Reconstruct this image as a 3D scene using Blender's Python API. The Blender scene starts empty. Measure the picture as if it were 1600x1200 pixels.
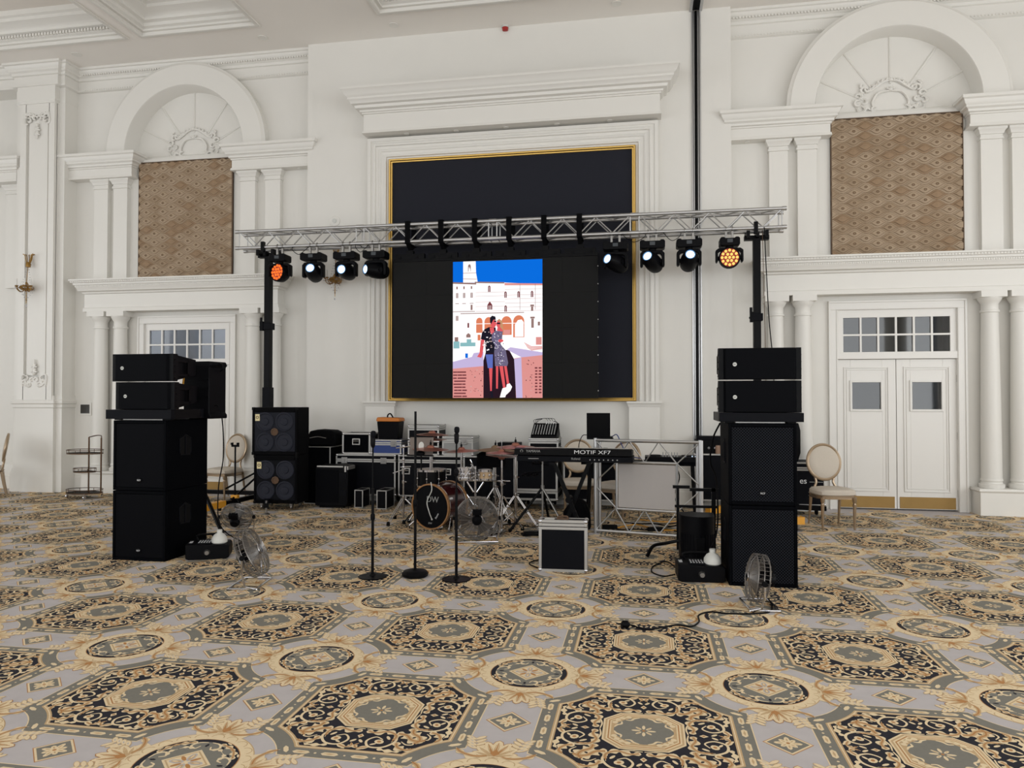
import bpy, math, random
from mathutils import Vector, Matrix
import numpy as np
random.seed(7)
PI = math.pi
SC = bpy.context.scene
COL = SC.collection

# ------------------------------------------------------------------ camera, light, exposure
cam_d = bpy.data.cameras.new('camera')
cam_d.sensor_width = 36.0
cam_d.lens = 36.0 * 1152 / 1600
cam_d.clip_end = 200
cam = bpy.data.objects.new('camera', cam_d)
COL.objects.link(cam)
cam.location = (0, 0, 1.58)
cam.rotation_euler = (math.radians(91.08), 0, math.radians(10.2))
SC.camera = cam
SC.view_settings.view_transform = 'Standard'
SC.view_settings.look = 'None'
SC.view_settings.gamma = 1
SC.view_settings.use_curve_mapping = False
SC.view_settings.exposure = -0.40
world = bpy.data.worlds.new('world')
SC.world = world
world.use_nodes = True
world.node_tree.nodes['Background'].inputs[0].default_value = (0.75, 0.85, 1.0, 1)
world.node_tree.nodes['Background'].inputs[1].default_value = 0.6

def area(name, loc, rot, sx, sy, power, color=(1, 1, 1), spread=180):
    d = bpy.data.lights.new(name, 'AREA')
    d.shape = 'RECTANGLE'; d.size = sx; d.size_y = sy
    d.energy = power; d.color = color; d.spread = math.radians(spread)
    o = bpy.data.objects.new(name, d); COL.objects.link(o)
    o.location = loc; o.rotation_euler = rot
    return o
XL_ = -15.0
# daylight through the tall windows of the rear wall and of the right-hand wall
for i, wx in enumerate((-12.2, -8.2, -4.2, -0.2, 3.8, 7.8)):
    area('window_daylight', (wx, -7.75, 2.9), (math.radians(90), 0, 0), 2.4, 4.4, 175, (0.95, 0.98, 1.0))
for i, wy in enumerate((-5.5, -1.5, 2.5, 6.2)):
    area('window_daylight', (9.45, wy, 2.9), (math.radians(90), 0, math.radians(90)), 2.4, 4.4, 205, (0.95, 0.98, 1.0))
for i, wy in enumerate((-5.5, -1.5, 2.5, 6.2)):
    area('window_daylight', (XL_ + .15, wy, 2.9), (math.radians(90), 0, math.radians(-90)), 2.4, 4.4, 125, (0.95, 0.98, 1.0))

# ------------------------------------------------------------------ materials
MATS = {}
def lin(c):
    c = c / 255.0
    return c / 12.92 if c <= 0.04045 else ((c + 0.055) / 1.055) ** 2.4
def rgb(r, g, b): return (lin(r), lin(g), lin(b), 1)
def mat(name, col, rough=0.5, metal=0.0, noise=0.0, nscale=20, bump=0.0, bscale=80, emit=None, estr=0.0, spec=0.5, alpha=1.0, trans=0.0, coat=0.0):
    m = bpy.data.materials.new(name); m.use_nodes = True
    nt = m.node_tree; b = nt.nodes['Principled BSDF']
    c = rgb(*col)
    b.inputs['Base Color'].default_value = c
    b.inputs['Roughness'].default_value = rough
    b.inputs['Metallic'].default_value = metal
    b.inputs['Specular IOR Level'].default_value = spec
    b.inputs['Alpha'].default_value = alpha
    b.inputs['Transmission Weight'].default_value = trans
    b.inputs['Coat Weight'].default_value = coat
    if emit:
        b.inputs['Emission Color'].default_value = rgb(*emit)
        b.inputs['Emission Strength'].default_value = estr
    if noise > 0 or bump > 0:
        tc = nt.nodes.new('ShaderNodeTexCoord')
    if noise > 0:
        n = nt.nodes.new('ShaderNodeTexNoise'); n.inputs['Scale'].default_value = nscale; n.inputs['Detail'].default_value = 4
        nt.links.new(tc.outputs['Object'], n.inputs['Vector'])
        mx = nt.nodes.new('ShaderNodeMix'); mx.data_type = 'RGBA'
        mx.inputs[6].default_value = tuple(max(0, v * (1 - noise)) for v in c[:3]) + (1,)
        mx.inputs[7].default_value = tuple(min(1, v * (1 + noise)) for v in c[:3]) + (1,)
        nt.links.new(n.outputs['Fac'], mx.inputs[0]); nt.links.new(mx.outputs[2], b.inputs['Base Color'])
    if bump > 0:
        n2 = nt.nodes.new('ShaderNodeTexNoise'); n2.inputs['Scale'].default_value = bscale
        nt.links.new(tc.outputs['Object'], n2.inputs['Vector'])
        bp = nt.nodes.new('ShaderNodeBump'); bp.inputs['Strength'].default_value = bump; bp.inputs['Distance'].default_value = 0.01
        nt.links.new(n2.outputs['Fac'], bp.inputs['Height']); nt.links.new(bp.outputs['Normal'], b.inputs['Normal'])
    MATS[name] = m
    return m
def emis(name, col, s=1.0):
    m = bpy.data.materials.new(name); m.use_nodes = True
    nt = m.node_tree; nt.nodes.remove(nt.nodes['Principled BSDF'])
    e = nt.nodes.new('ShaderNodeEmission'); e.inputs[0].default_value = rgb(*col); e.inputs[1].default_value = s
    nt.links.new(e.outputs[0], nt.nodes['Material Output'].inputs[0]); MATS[name] = m
    return m
def dotgrid(name, base, dark, scale, thr=0.32, rough=0.5):
    """perforated sheet: hexagonal-looking rows of dark holes"""
    m = mat(name, base, rough, spec=0.04); nt = m.node_tree; b = nt.nodes['Principled BSDF']
    tc = nt.nodes.new('ShaderNodeTexCoord'); mp = nt.nodes.new('ShaderNodeMapping')
    mp.inputs['Scale'].default_value = (scale, scale, scale); mp.inputs['Rotation'].default_value = (0, math.radians(45), 0)
    v = nt.nodes.new('ShaderNodeTexVoronoi'); v.voronoi_dimensions = '2D'; v.inputs['Randomness'].default_value = 0
    v.inputs['Scale'].default_value = 1.0
    sx = nt.nodes.new('ShaderNodeSeparateXYZ'); cx = nt.nodes.new('ShaderNodeCombineXYZ')
    nt.links.new(tc.outputs['Object'], mp.inputs['Vector']); nt.links.new(mp.outputs[0], sx.inputs[0])
    nt.links.new(sx.outputs[0], cx.inputs[0]); nt.links.new(sx.outputs[2], cx.inputs[1]); nt.links.new(cx.outputs[0], v.inputs['Vector'])
    lt = nt.nodes.new('ShaderNodeMath'); lt.operation = 'LESS_THAN'; lt.inputs[1].default_value = thr
    nt.links.new(v.outputs['Distance'], lt.inputs[0])
    mx = nt.nodes.new('ShaderNodeMix'); mx.data_type = 'RGBA'; mx.inputs[6].default_value = rgb(*base); mx.inputs[7].default_value = rgb(*dark)
    nt.links.new(lt.outputs[0], mx.inputs[0]); nt.links.new(mx.outputs[2], b.inputs['Base Color'])
    return m

mat('paint', (226, 223, 216), 0.55, noise=0.02, nscale=3)
mat('trim_paint', (228, 225, 218), 0.45)
mat('gloss_paint', (228, 225, 219), 0.3)
mat('ceiling_paint', (238, 233, 226), 0.7, noise=0.02, nscale=2)
mat('coffer_paint', (226, 219, 210), 0.7)
mat('aluminium', (190, 190, 190), 0.32, 0.9)
mat('case_edge', (178, 176, 172), 0.38, 0.75)
mat('chrome', (205, 205, 208), 0.12, 1.0)
mat('steel', (150, 148, 145), 0.3, 0.9)
mat('black_plastic', (9, 9, 12), 0.45, spec=0.08, noise=0.1, nscale=30)
mat('black_metal', (7, 7, 9), 0.4, spec=0.10)
mat('black_wood', (5, 6, 9), 0.6, spec=0.03, bump=0.15, bscale=200)
mat('black_fabric', (7, 7, 9), 0.9, spec=0.1)
mat('dark_panel', (11, 12, 17), 0.5, spec=0.08)
mat('rubber', (9, 9, 10), 0.8, spec=0.15)
dotgrid('grille', (10, 11, 15), (4, 4, 6), 90, 0.36)
dotgrid('grille_coarse', (34, 36, 42), (3, 3, 4), 58, 0.42)
mat('amp_cloth', (30, 32, 40), 0.8, spec=0.2, noise=0.5, nscale=150)
mat('cone', (34, 36, 46), 0.6, spec=0.2)
mat('gold', (196, 160, 88), 0.3, 0.85)
mat('brass', (150, 116, 62), 0.35, 0.85)
mat('kick_brass', (150, 120, 70), 0.45, 0.6, noise=0.1, nscale=8)
mat('champagne', (172, 152, 128), 0.32, 0.75)
mat('cream_fabric', (196, 186, 172), 0.85, noise=0.05, nscale=60)
mat('orange_plastic', (196, 116, 40), 0.5)
mat('yellow_paint', (214, 150, 40), 0.5)
mat('blue_panel', (22, 52, 120), 0.45)
mat('grey_panel', (150, 150, 148), 0.5)
mat('white_plastic', (206, 206, 200), 0.5)
mat('white_ink', (215, 215, 215), 0.5)
mat('badge_gold', (210, 196, 150), 0.4, 0.3)
mat('panel_cloth', (178, 172, 168), 0.7, noise=0.03, nscale=10)
mat('cymbal', (176, 120, 104), 0.3, 0.85)
mat('cage_wire', (132, 128, 124), 0.38, 0.8)
mat('bronze', (96, 74, 56), 0.3, 0.8)
mat('fan_blade', (84, 78, 74), 0.5, 0.5)
mat('drum_red', (52, 12, 18), 0.18, coat=0.6)
mat('drum_hoop', (150, 108, 66), 0.4)
mat('drum_skin', (205, 196, 186), 0.6)
mat('snare_wood', (176, 148, 112), 0.4)
mat('glass_drop', (225, 225, 228), 0.06, trans=0.85, spec=0.6)
mat('candle', (228, 226, 220), 0.5)
mat('red_glass', (150, 20, 28), 0.25)
mat('tablet_grey', (112, 100, 92), 0.5)
mat('led_face', (30, 30, 30), 0.85, spec=0.12, noise=0.35, nscale=260)
mat('led_wall_face', (38, 39, 46), 0.9, spec=0.15, noise=0.5, nscale=140)
mat('brown_dark', (92, 68, 48), 0.75)
mat('brown_a', (160, 138, 112), 0.75); mat('brown_b', (172, 151, 126), 0.75); mat('brown_c', (152, 126, 98), 0.75); mat('brown_line', (122, 98, 74), 0.8)
mat('brown_a_relief', (142, 114, 88), 0.75); mat('brown_edge', (96, 76, 58), 0.7)
mat('wood_board', (92, 70, 44), 0.5)
mat('red_light_plastic', (160, 30, 24), 0.4)
mat('bronze_glass', (60, 58, 56), 0.1)
mat('green_fluid', (40, 60, 50), 0.3)
mat('print_tan', (150, 120, 100), 0.6)
# window glass with a reflection and a view of the space behind
def glass(name, tint, gloss=0.35):
    m = bpy.data.materials.new(name); m.use_nodes = True; nt = m.node_tree
    nt.nodes.remove(nt.nodes['Principled BSDF'])
    t = nt.nodes.new('ShaderNodeBsdfTransparent'); t.inputs[0].default_value = rgb(*tint)
    g = nt.nodes.new('ShaderNodeBsdfGlossy'); g.inputs['Roughness'].default_value = 0.03
    mx = nt.nodes.new('ShaderNodeMixShader'); mx.inputs[0].default_value = gloss
    nt.links.new(t.outputs[0], mx.inputs[1]); nt.links.new(g.outputs[0], mx.inputs[2])
    nt.links.new(mx.outputs[0], nt.nodes['Material Output'].inputs[0]); MATS[name] = m
glass('door_glass', (190, 190, 190), 0.045)

# ------------------------------------------------------------------ mesh builder
class MB:
    def __init__(s): s.v = []; s.f = []; s.m = []
    def add(s, vs, fs, mi=0):
        n = len(s.v); s.v += [tuple(p) for p in vs]; s.f += [tuple(i + n for i in f) for f in fs]; s.m += [mi] * len(fs); return s
    def box(s, x0, x1, y0, y1, z0, z1, mi=0):
        if x0 > x1: x0, x1 = x1, x0
        if y0 > y1: y0, y1 = y1, y0
        if z0 > z1: z0, z1 = z1, z0
        vs = [(x, y, z) for z in (z0, z1) for y in (y0, y1) for x in (x0, x1)]
        return s.add(vs, [(0, 2, 3, 1), (4, 5, 7, 6), (0, 1, 5, 4), (2, 6, 7, 3), (0, 4, 6, 2), (1, 3, 7, 5)], mi)
    def prism(s, poly, axis, a, b, mi=0):
        """poly: 2-D points; axis 'y': (x,z) outline extruded along y; 'x': (y,z); 'z': (x,y)"""
        def P(p, h): return {'y': (p[0], h, p[1]), 'x': (h, p[0], p[1]), 'z': (p[0], p[1], h)}[axis]
        n = len(poly); vs = [P(p, a) for p in poly] + [P(p, b) for p in poly]
        fs = [tuple(range(n))[::-1], tuple(range(n, 2 * n))] + [(i, (i + 1) % n, (i + 1) % n + n, i + n) for i in range(n)]
        return s.add(vs, fs, mi)
    def tube(s, pts, r, seg=8, mi=0, closed=False):
        pts = [Vector(p) for p in pts]; n = len(pts)
        rs = r if isinstance(r, (list, tuple)) else [r] * n
        t0 = (pts[1] - pts[0]).normalized()
        ref = Vector((0, 0, 1)) if abs(t0.z) < 0.9 else Vector((1, 0, 0))
        u = t0.cross(ref).normalized(); vs = []
        for i, p in enumerate(pts):
            if closed: t = (pts[(i + 1) % n] - pts[i - 1])
            else: t = pts[min(i + 1, n - 1)] - pts[max(i - 1, 0)]
            t.normalize(); u = (u - t * u.dot(t))
            if u.length < 1e-6: u = t.orthogonal()
            u.normalize(); w = t.cross(u)
            for k in range(seg):
                a = 2 * PI * k / seg; vs.append(p + (u * math.cos(a) + w * math.sin(a)) * rs[i])
        fs = []
        for i in range(n if closed else n - 1):
            j = (i + 1) % n
            for k in range(seg):
                k2 = (k + 1) % seg; fs.append((i * seg + k, i * seg + k2, j * seg + k2, j * seg + k))
        if not closed:
            fs.append(tuple(range(seg))[::-1]); fs.append(tuple(range((n - 1) * seg, n * seg)))
        return s.add(vs, fs, mi)
    def ring(s, c, R, r, axis='z', n=32, seg=6, mi=0, sx=1, sy=1):
        pts = []
        for i in range(n):
            a = 2 * PI * i / n; p, q = R * sx * math.cos(a), R * sy * math.sin(a)
            pts.append({'z': (c[0] + p, c[1] + q, c[2]), 'y': (c[0] + p, c[1], c[2] + q), 'x': (c[0], c[1] + p, c[2] + q)}[axis])
        return s.tube(pts, r, seg, mi, True)
    def lathe(s, prof, c=(0, 0, 0), axis='z', seg=24, mi=0, sx=1, sy=1):
        """prof: (radius, height) from bottom to top"""
        vs = []; fs = []; n = len(prof)
        for (r, h) in prof:
            for k in range(seg):
                a = 2 * PI * k / seg; p, q = r * sx * math.cos(a), r * sy * math.sin(a)
                vs.append({'z': (c[0] + p, c[1] + q, c[2] + h), 'y': (c[0] + p, c[1] + h, c[2] - q), 'x': (c[0] + h, c[1] + p, c[2] + q)}[axis])
        for i in range(n - 1):
            for k in range(seg):
                k2 = (k + 1) % seg; fs.append((i * seg + k, i * seg + k2, (i + 1) * seg + k2, (i + 1) * seg + k))
        if prof[0] != prof[-1]: fs.append(tuple(range(seg))[::-1]); fs.append(tuple(range((n - 1) * seg, n * seg)))
        return s.add(vs, fs, mi)
    def ball(s, c, r, mi=0, n=8, sc=(1, 1, 1)):
        prof = [(r * math.sin(PI * i / n) + 1e-5, -r * math.cos(PI * i / n)) for i in range(n + 1)]
        v0 = len(s.v); s.lathe(prof, (0, 0, 0), 'z', n * 2, mi)
        for i in range(v0, len(s.v)):
            p = s.v[i]; s.v[i] = (c[0] + p[0] * sc[0], c[1] + p[1] * sc[1], c[2] + p[2] * sc[2])
        return s
    def mould(s, path, prof, mi=0, closed=False):
        """sweep (d, z) profile along an xy path; d grows to the right of travel; mitred corners"""
        n = len(path); offs = []
        for i in range(n):
            p = Vector(path[i]); d1 = d2 = None
            if closed or i > 0: d1 = (p - Vector(path[i - 1])).normalized()
            if closed or i < n - 1: d2 = (Vector(path[(i + 1) % n]) - p).normalized()
            if d1 is None: d1 = d2
            if d2 is None: d2 = d1
            n1 = Vector((d1.y, -d1.x)); n2 = Vector((d2.y, -d2.x)); b = n1 + n2
            if b.length < 1e-6: b = n1
            b.normalize(); offs.append(b / max(0.2, b.dot(n1)))
        vs = []
        for i in range(n):
            for (d, z) in prof: vs.append((path[i][0] + offs[i].x * d, path[i][1] + offs[i].y * d, z))
        m = len(prof); fs = []
        for i in range(n if closed else n - 1):
            j = (i + 1) % n
            for k in range(m - 1): fs.append((i * m + k, i * m + k + 1, j * m + k + 1, j * m + k))
        if not closed:
            fs.append(tuple(range(m))); fs.append(tuple(range((n - 1) * m, n * m))[::-1])
        return s.add(vs, fs, mi)
    def xf(s, M, v0=0):
        for i in range(v0, len(s.v)): s.v[i] = tuple(M @ Vector(s.v[i]))
        return s
    def build(s, name, mats, parent=None, loc=(0, 0, 0), rot=(0, 0, 0), smooth=True, bevel=0, label=None, kind=None):
        me = bpy.data.meshes.new(name); me.from_pydata(s.v, [], s.f)
        if isinstance(mats, str): mats = [mats]
        for m in mats: me.materials.append(MATS[m])
        me.polygons.foreach_set('material_index', s.m)
        import bmesh
        bm = bmesh.new(); bm.from_mesh(me); bmesh.ops.recalc_face_normals(bm, faces=bm.faces); bm.to_mesh(me); bm.free()
        if smooth:
            me.polygons.foreach_set('use_smooth', [True] * len(me.polygons)); me.set_sharp_from_angle(angle=math.radians(38))
        me.update()
        o = bpy.data.objects.new(name, me); COL.objects.link(o)
        if parent: o.parent = parent
        o.location = loc; o.rotation_euler = rot
        if bevel:
            b = o.modifiers.new('bevel', 'BEVEL'); b.width = bevel; b.segments = 2; b.limit_method = 'ANGLE'
        if label: o['label'] = label
        if kind: o['kind'] = kind
        return o

def box(*a): return MB().box(*a)
def tag(o, label, cat, group=None):
    o['label'] = label; o['category'] = cat
    if group: o['group'] = group
    return o
def thing(name, label, cat, loc=(0, 0, 0), rz=0, group=None):
    o = bpy.data.objects.new(name, None); COL.objects.link(o); o.empty_display_size = 0.1
    o.location = loc; o.rotation_euler = (0, 0, rz)
    return tag(o, label, cat, group)
def struct(o): o['kind'] = 'structure'; return o
def dup(root, loc, rz, label, group=None):
    r = root.copy(); COL.objects.link(r); r.location = loc; r.rotation_euler = (0, 0, rz); r['label'] = label
    if group: r['group'] = group
    def rec(src, dst):
        for ch in list(src.children):
            c = ch.copy(); COL.objects.link(c); c.parent = dst
            rec(ch, c)
    rec(root, r)
    return r
def text(name, body, size, m, parent, loc, rot=(PI / 2, 0, 0), align='CENTER', depth=0.001, sx=1.0):
    cu = bpy.data.curves.new(name, 'FONT'); cu.body = body; cu.size = size; cu.extrude = depth
    cu.align_x = align; cu.align_y = 'CENTER'
    t = bpy.data.objects.new(name + '_curve', cu); COL.objects.link(t)
    dg = bpy.context.evaluated_depsgraph_get(); me = bpy.data.meshes.new_from_object(t.evaluated_get(dg))
    bpy.data.objects.remove(t); bpy.data.curves.remove(cu)
    me.materials.clear(); me.materials.append(MATS[m])
    o = bpy.data.objects.new(name, me); COL.objects.link(o); o.parent = parent; o.location = loc; o.rotation_euler = rot; o.scale = (sx, 1, 1)
    return o
def arc(cx, cy, r, a0, a1, n): return [(cx + r * math.cos(math.radians(a0 + (a1 - a0) * i / n)), cy + r * math.sin(math.radians(a0 + (a1 - a0) * i / n))) for i in range(n + 1)]
def bez(p, n=12):
    """Catmull-Rom through the points"""
    P = [Vector(q) for q in p]; P = [P[0] * 2 - P[1]] + P + [P[-1] * 2 - P[-2]]; out = []
    for i in range(1, len(P) - 2):
        for k in range(n):
            t = k / n; a, b, c, d = P[i - 1], P[i], P[i + 1], P[i + 2]
            out.append(0.5 * ((2 * b) + (c - a) * t + (2 * a - 5 * b + 4 * c - d) * t * t + (3 * b - a - 3 * c + d) * t ** 3))
    out.append(P[-2]); return out

# ================================================================== THE ROOM
WING = 11.17; BLK = 10.95; CEIL = 7.24
XL, XR, YB = -15.0, 9.6, -7.9
BX0, BX1 = -5.29, 1.24
# ------------------------------------------------------------------ carpeted floor: woven pattern as flat pieces of pile
mat('pile_ground', (190, 184, 183), 0.95, noise=0.10, nscale=9, spec=0.1)
mat('pile_green', (128, 125, 116), 0.95, noise=0.08, nscale=60, spec=0.1)
mat('pile_tan', (200, 170, 130), 0.95, noise=0.08, nscale=60, spec=0.1)
mat('pile_cream', (230, 209, 172), 0.95, noise=0.08, nscale=60, spec=0.1)
mat('pile_brown', (184, 134, 86), 0.95, noise=0.08, nscale=60, spec=0.1)
mat('pile_black', (48, 47, 53), 0.95, noise=0.15, nscale=60, spec=0.1)
G_, GR, TN, CR, BR, BK = range(6)
T = 1.3
shapes = []   # (layer, material, points)
def sh(layer, m, pts): shapes.append((layer, m, [tuple(p) for p in pts]))
def octo(s, r):
    y = 0.65 - math.sqrt(r * r - (0.65 - s) ** 2); a = math.degrees(math.atan2(y - .65, s - .65)); b = math.degrees(math.atan2(s - .65, y - .65))
    q = arc(.65, .65, r, a, b, 7)            # from (s,y) to (y,s)
    out = []
    for k in range(4):
        c, d = [(1, 0), (0, 1), (-1, 0), (0, -1)][k]
        out += [(x * c - z * d, x * d + z * c) for x, z in q]
    return out
def ell(cx, cy, a, b, rot=0, n=10):
    c, s_ = math.cos(rot), math.sin(rot)
    return [(cx + a * math.cos(t) * c - b * math.sin(t) * s_, cy + a * math.cos(t) * s_ + b * math.sin(t) * c) for t in [2 * PI * i / n for i in range(n)]]
def strip(path, ws):
    """two-sided ribbon as quads -> list of quads"""
    L = []; R_ = []; n = len(path)
    for i in range(n):
        a = path[max(0, i - 1)]; b = path[min(n - 1, i + 1)]; dx, dy = b[0] - a[0], b[1] - a[1]; l = math.hypot(dx, dy) or 1
        w = ws[i]; L.append((path[i][0] - dy / l * w, path[i][1] + dx / l * w)); R_.append((path[i][0] + dy / l * w, path[i][1] - dx / l * w))
    return [(L[i], R_[i], R_[i + 1], L[i + 1]) for i in range(n - 1)]
def crv(pts, n=5): return [(p.x, p.y) for p in bez([(a, b, 0) for a, b in pts], n)]
def stroke(layer, m, pts, w, n=5, taper=True):
    p = crv(pts, n); k = len(p)
    for q in strip(p, [w * (0.45 + 0.55 * math.sin(PI * (i + .6) / (k + .2))) if taper else w for i in range(k)]): sh(layer, m, q)
def leaf(layer, pts, w, lobes=4, n=6, rib=True):
    p = crv(pts, n); k = len(p); ws = []
    for i in range(k):
        t = i / (k - 1); ws.append(max(0.0015, 1.18 * w * math.sin(PI * (0.12 + 0.88 * t) ** 0.85) * (0.72 + 0.42 * math.sin(2 * PI * lobes * t))))
    for q in strip(p, ws): sh(layer, CR, q)
    if rib:
        for q in strip(p[1:-2], [w * .40] * (k - 3)): sh(layer + 1, TN, q)
        for q in strip(p[1:-1], [w * .14] * (k - 2)): sh(layer + 2, BR, q)
def spiral(cx, cy, r0, r1, a0, turns, n=22): return [(cx + (r0 + (r1 - r0) * i / n) * math.cos(a0 + turns * 2 * PI * i / n), cy + (r0 + (r1 - r0) * i / n) * math.sin(a0 + turns * 2 * PI * i / n)) for i in range(n + 1)]
def sym(fn, ks=4, mirror=True, c=(0, 0)):
    """run fn() once and repeat what it drew by quarter turns (and mirrored) about c"""
    n0 = len(shapes); fn(); base = shapes[n0:]; del shapes[n0:]
    for k in range(ks):
        a = k * 2 * PI / ks; ca, sa = math.cos(a), math.sin(a)
        for mz in ((1, -1) if mirror else (1,)):
            for (l, m, p) in base:
                q = [((x - c[0]) * mz, y - c[1]) for x, y in p]
                shapes.append((l, m, [(c[0] + x * ca - y * sa, c[1] + x * sa + y * ca) for x, y in q]))
# octagon
sh(1, CR, octo(.512, .372)); sh(2, GR, octo(.506, .378)); sh(3, TN, octo(.432, .452)); sh(4, CR, octo(.424, .460)); sh(5, TN, octo(.418, .466)); sh(6, BK, octo(.411, .473))
def band():
    for u in (0.07, 0.205): sh(3, CR, [(u - .042, .468), (u - .028, .482), (u + .028, .482), (u + .042, .468), (u + .028, .454), (u - .028, .454)]); sh(4, TN, [(u - .028, .468), (u, .474), (u + .028, .468), (u, .462)])
    sh(3, CR, ell(.138, .468, .007, .007, 0, 6)); sh(3, CR, ell(0, .468, .006, .006, 0, 6))
    a = math.radians(225 - 17)
    sh(3, CR, ell(.65 + .415 * math.cos(a), .65 + .415 * math.sin(a), .034, .013, a + PI / 2, 6))
    a = math.radians(225 - 34); sh(3, CR, ell(.65 + .42 * math.cos(a), .65 + .42 * math.sin(a), .026, .02, 0, 4))
sym(band)
def scroll():
    stroke(7, CR, [(.004, .205), (.07, .20), (.15, .235), (.178, .30), (.14, .365), (.075, .372), (.045, .32), (.075, .275), (.115, .295)], .0065)
    sh(7, CR, ell(.105, .318, .024, .020, .5)); sh(8, BR, ell(.105, .318, .011, .009, .5, 8))
    leaf(7, [(.012, .222), (.06, .235), (.115, .215), (.165, .25), (.162, .315)], .020, 4)
    leaf(7, [(.16, .225), (.21, .235), (.245, .275), (.285, .285), (.315, .262)], .030, 4)
    leaf(7, [(.185, .31), (.205, .355), (.25, .375), (.285, .352)], .022, 3)
    leaf(7, [(.075, .372), (.03, .392), (.008, .372), (.02, .345)], .014, 2)
    leaf(7, [(.12, .385), (.16, .395), (.21, .398), (.235, .385)], .013, 3, rib=False)
    stroke(7, CR, [(.175, .205), (.195, .225), (.225, .225), (.235, .205), (.22, .195)], .004)
    stroke(7, CR, [(.205, .30), (.235, .325), (.265, .32), (.262, .30)], .0045)
    sh(7, CR, ell(.085, .345, .016, .007, -.6)); sh(7, CR, ell(.135, .275, .02, .008, 1.0)); sh(7, CR, ell(.225, .255, .012, .006, .3, 8))
    sh(7, CR, [(0, .255), (.016, .275), (0, .298)]); sh(8, BR, [(0, .265), (.008, .275), (0, .286)])
    sh(7, CR, ell(.018, .325, .018, .008, .9)); sh(7, CR, ell(.038, .402, .012, .005, -.3, 8))
sym(scroll)
def chamf(h, c): return [(h, -c), (h, c), (c, h), (-c, h), (-h, c), (-h, -c), (-c, -h), (c, -h)]
for i, (h, m) in enumerate(((.192, CR), (.183, TN), (.174, CR), (.166, BR), (.160, CR), (.153, TN))): sh(9 + i, m, chamf(h, h * .58))
sh(15, TN, ell(0, 0, .148, .148, 0, 24)); sh(16, GR, ell(0, 0, .140, .140, 0, 24))
def inner():
    leaf(17, [(.06, .142), (.095, .125), (.125, .11)], .014, 2, rib=False)
    stroke(17, CR, [(.02, .138), (.045, .125), (.06, .105), (.085, .105)], .006)
    sh(17, CR, ell(0.0, .036, .008, .022, 0, 8)); sh(17, CR, ell(.024, .024, .019, .007, PI / 4, 8)); sh(18, TN, ell(.024, .024, .010, .003, PI / 4, 6))
sym(inner)
sh(18, BR, ell(0, 0, .008, .008, 0, 8))
# round medallion at the tile corner
C0 = (.65, .65)
for i, (r, m) in enumerate(((.282, TN), (.277, CR), (.222, BR), (.218, BK), (.192, GR))): sh(1 + i, m, ell(*C0, r, r, 0, 48))
for k in range(20):
    a = 2 * PI * k / 20
    for q in strip(arc(C0[0] + .243 * math.cos(a), C0[1] + .243 * math.sin(a), .03, math.degrees(a) - 90, math.degrees(a) + 90, 6), [.0022] * 7): sh(3, TN, q)
def medal():
    cx, cy = C0
    stroke(6, CR, [(cx + .01, cy + .188), (cx + .05, cy + .178), (cx + .07, cy + .145), (cx + .04, cy + .125), (cx + .025, cy + .15)], .0055)
    leaf(6, [(cx + .06, cy + .182), (cx + .10, cy + .165), (cx + .135, cy + .145), (cx + .14, cy + .125)], .014, 3)
    leaf(6, [(cx + .045, cy + .125), (cx + .08, cy + .13), (cx + .105, cy + .11)], .010, 2, rib=False)
    sh(6, CR, ell(cx + .095, cy + .19, .016, .005, -.5, 8))
    sh(6, BK, ell(cx + .0, cy + .16, .008, .016, 0, 6)); sh(6, BK, ell(cx + .085, cy + .148, .014, .006, -.7, 6))
sym(medal, c=C0)
sh(7, CR, [(.65, .65 + .118), (.65 + .118, .65), (.65, .65 - .118), (.65 - .118, .65)]); sh(8, TN, [(.65, .65 + .104), (.65 + .104, .65), (.65, .65 - .104), (.65 - .104, .65)]); sh(9, CR, [(.65, .65 + .094), (.65 + .094, .65), (.65, .65 - .094), (.65 - .094, .65)])
def mid():
    sh(10, G_, ell(.65, .65 + .045, .017, .036, 0, 8)); sh(11, TN, ell(.65, .65 + .045, .010, .026, 0, 8)); sh(12, CR, ell(.65, .65 + .05, .005, .016, 0, 6)); sh(10, BR, ell(.65 + .028, .65 + .03, .024, .008, PI / 4, 8))
sym(mid, mirror=True, c=C0)
# lozenges on the tile edges
for (cx, cy) in ((.65, 0), (0, .65)):
    for i, (h, m) in enumerate(((.113, BR), (.107, CR), (.094, GR))): sh(1 + i, m, [(cx + h, cy), (cx, cy + h), (cx - h, cy), (cx, cy - h)])
    for k in range(8):
        a = k * PI / 4; rr = .038 if k % 2 else .048
        sh(4, CR, ell(cx + rr * .72 * math.cos(a), cy + rr * .72 * math.sin(a), rr * .62, .013, a, 8)); sh(5, TN, ell(cx + rr * .7 * math.cos(a), cy + rr * .7 * math.sin(a), rr * .3, .0035, a, 6))
    sh(6, BR, ell(cx, cy, .009, .009, 0, 8))
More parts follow.
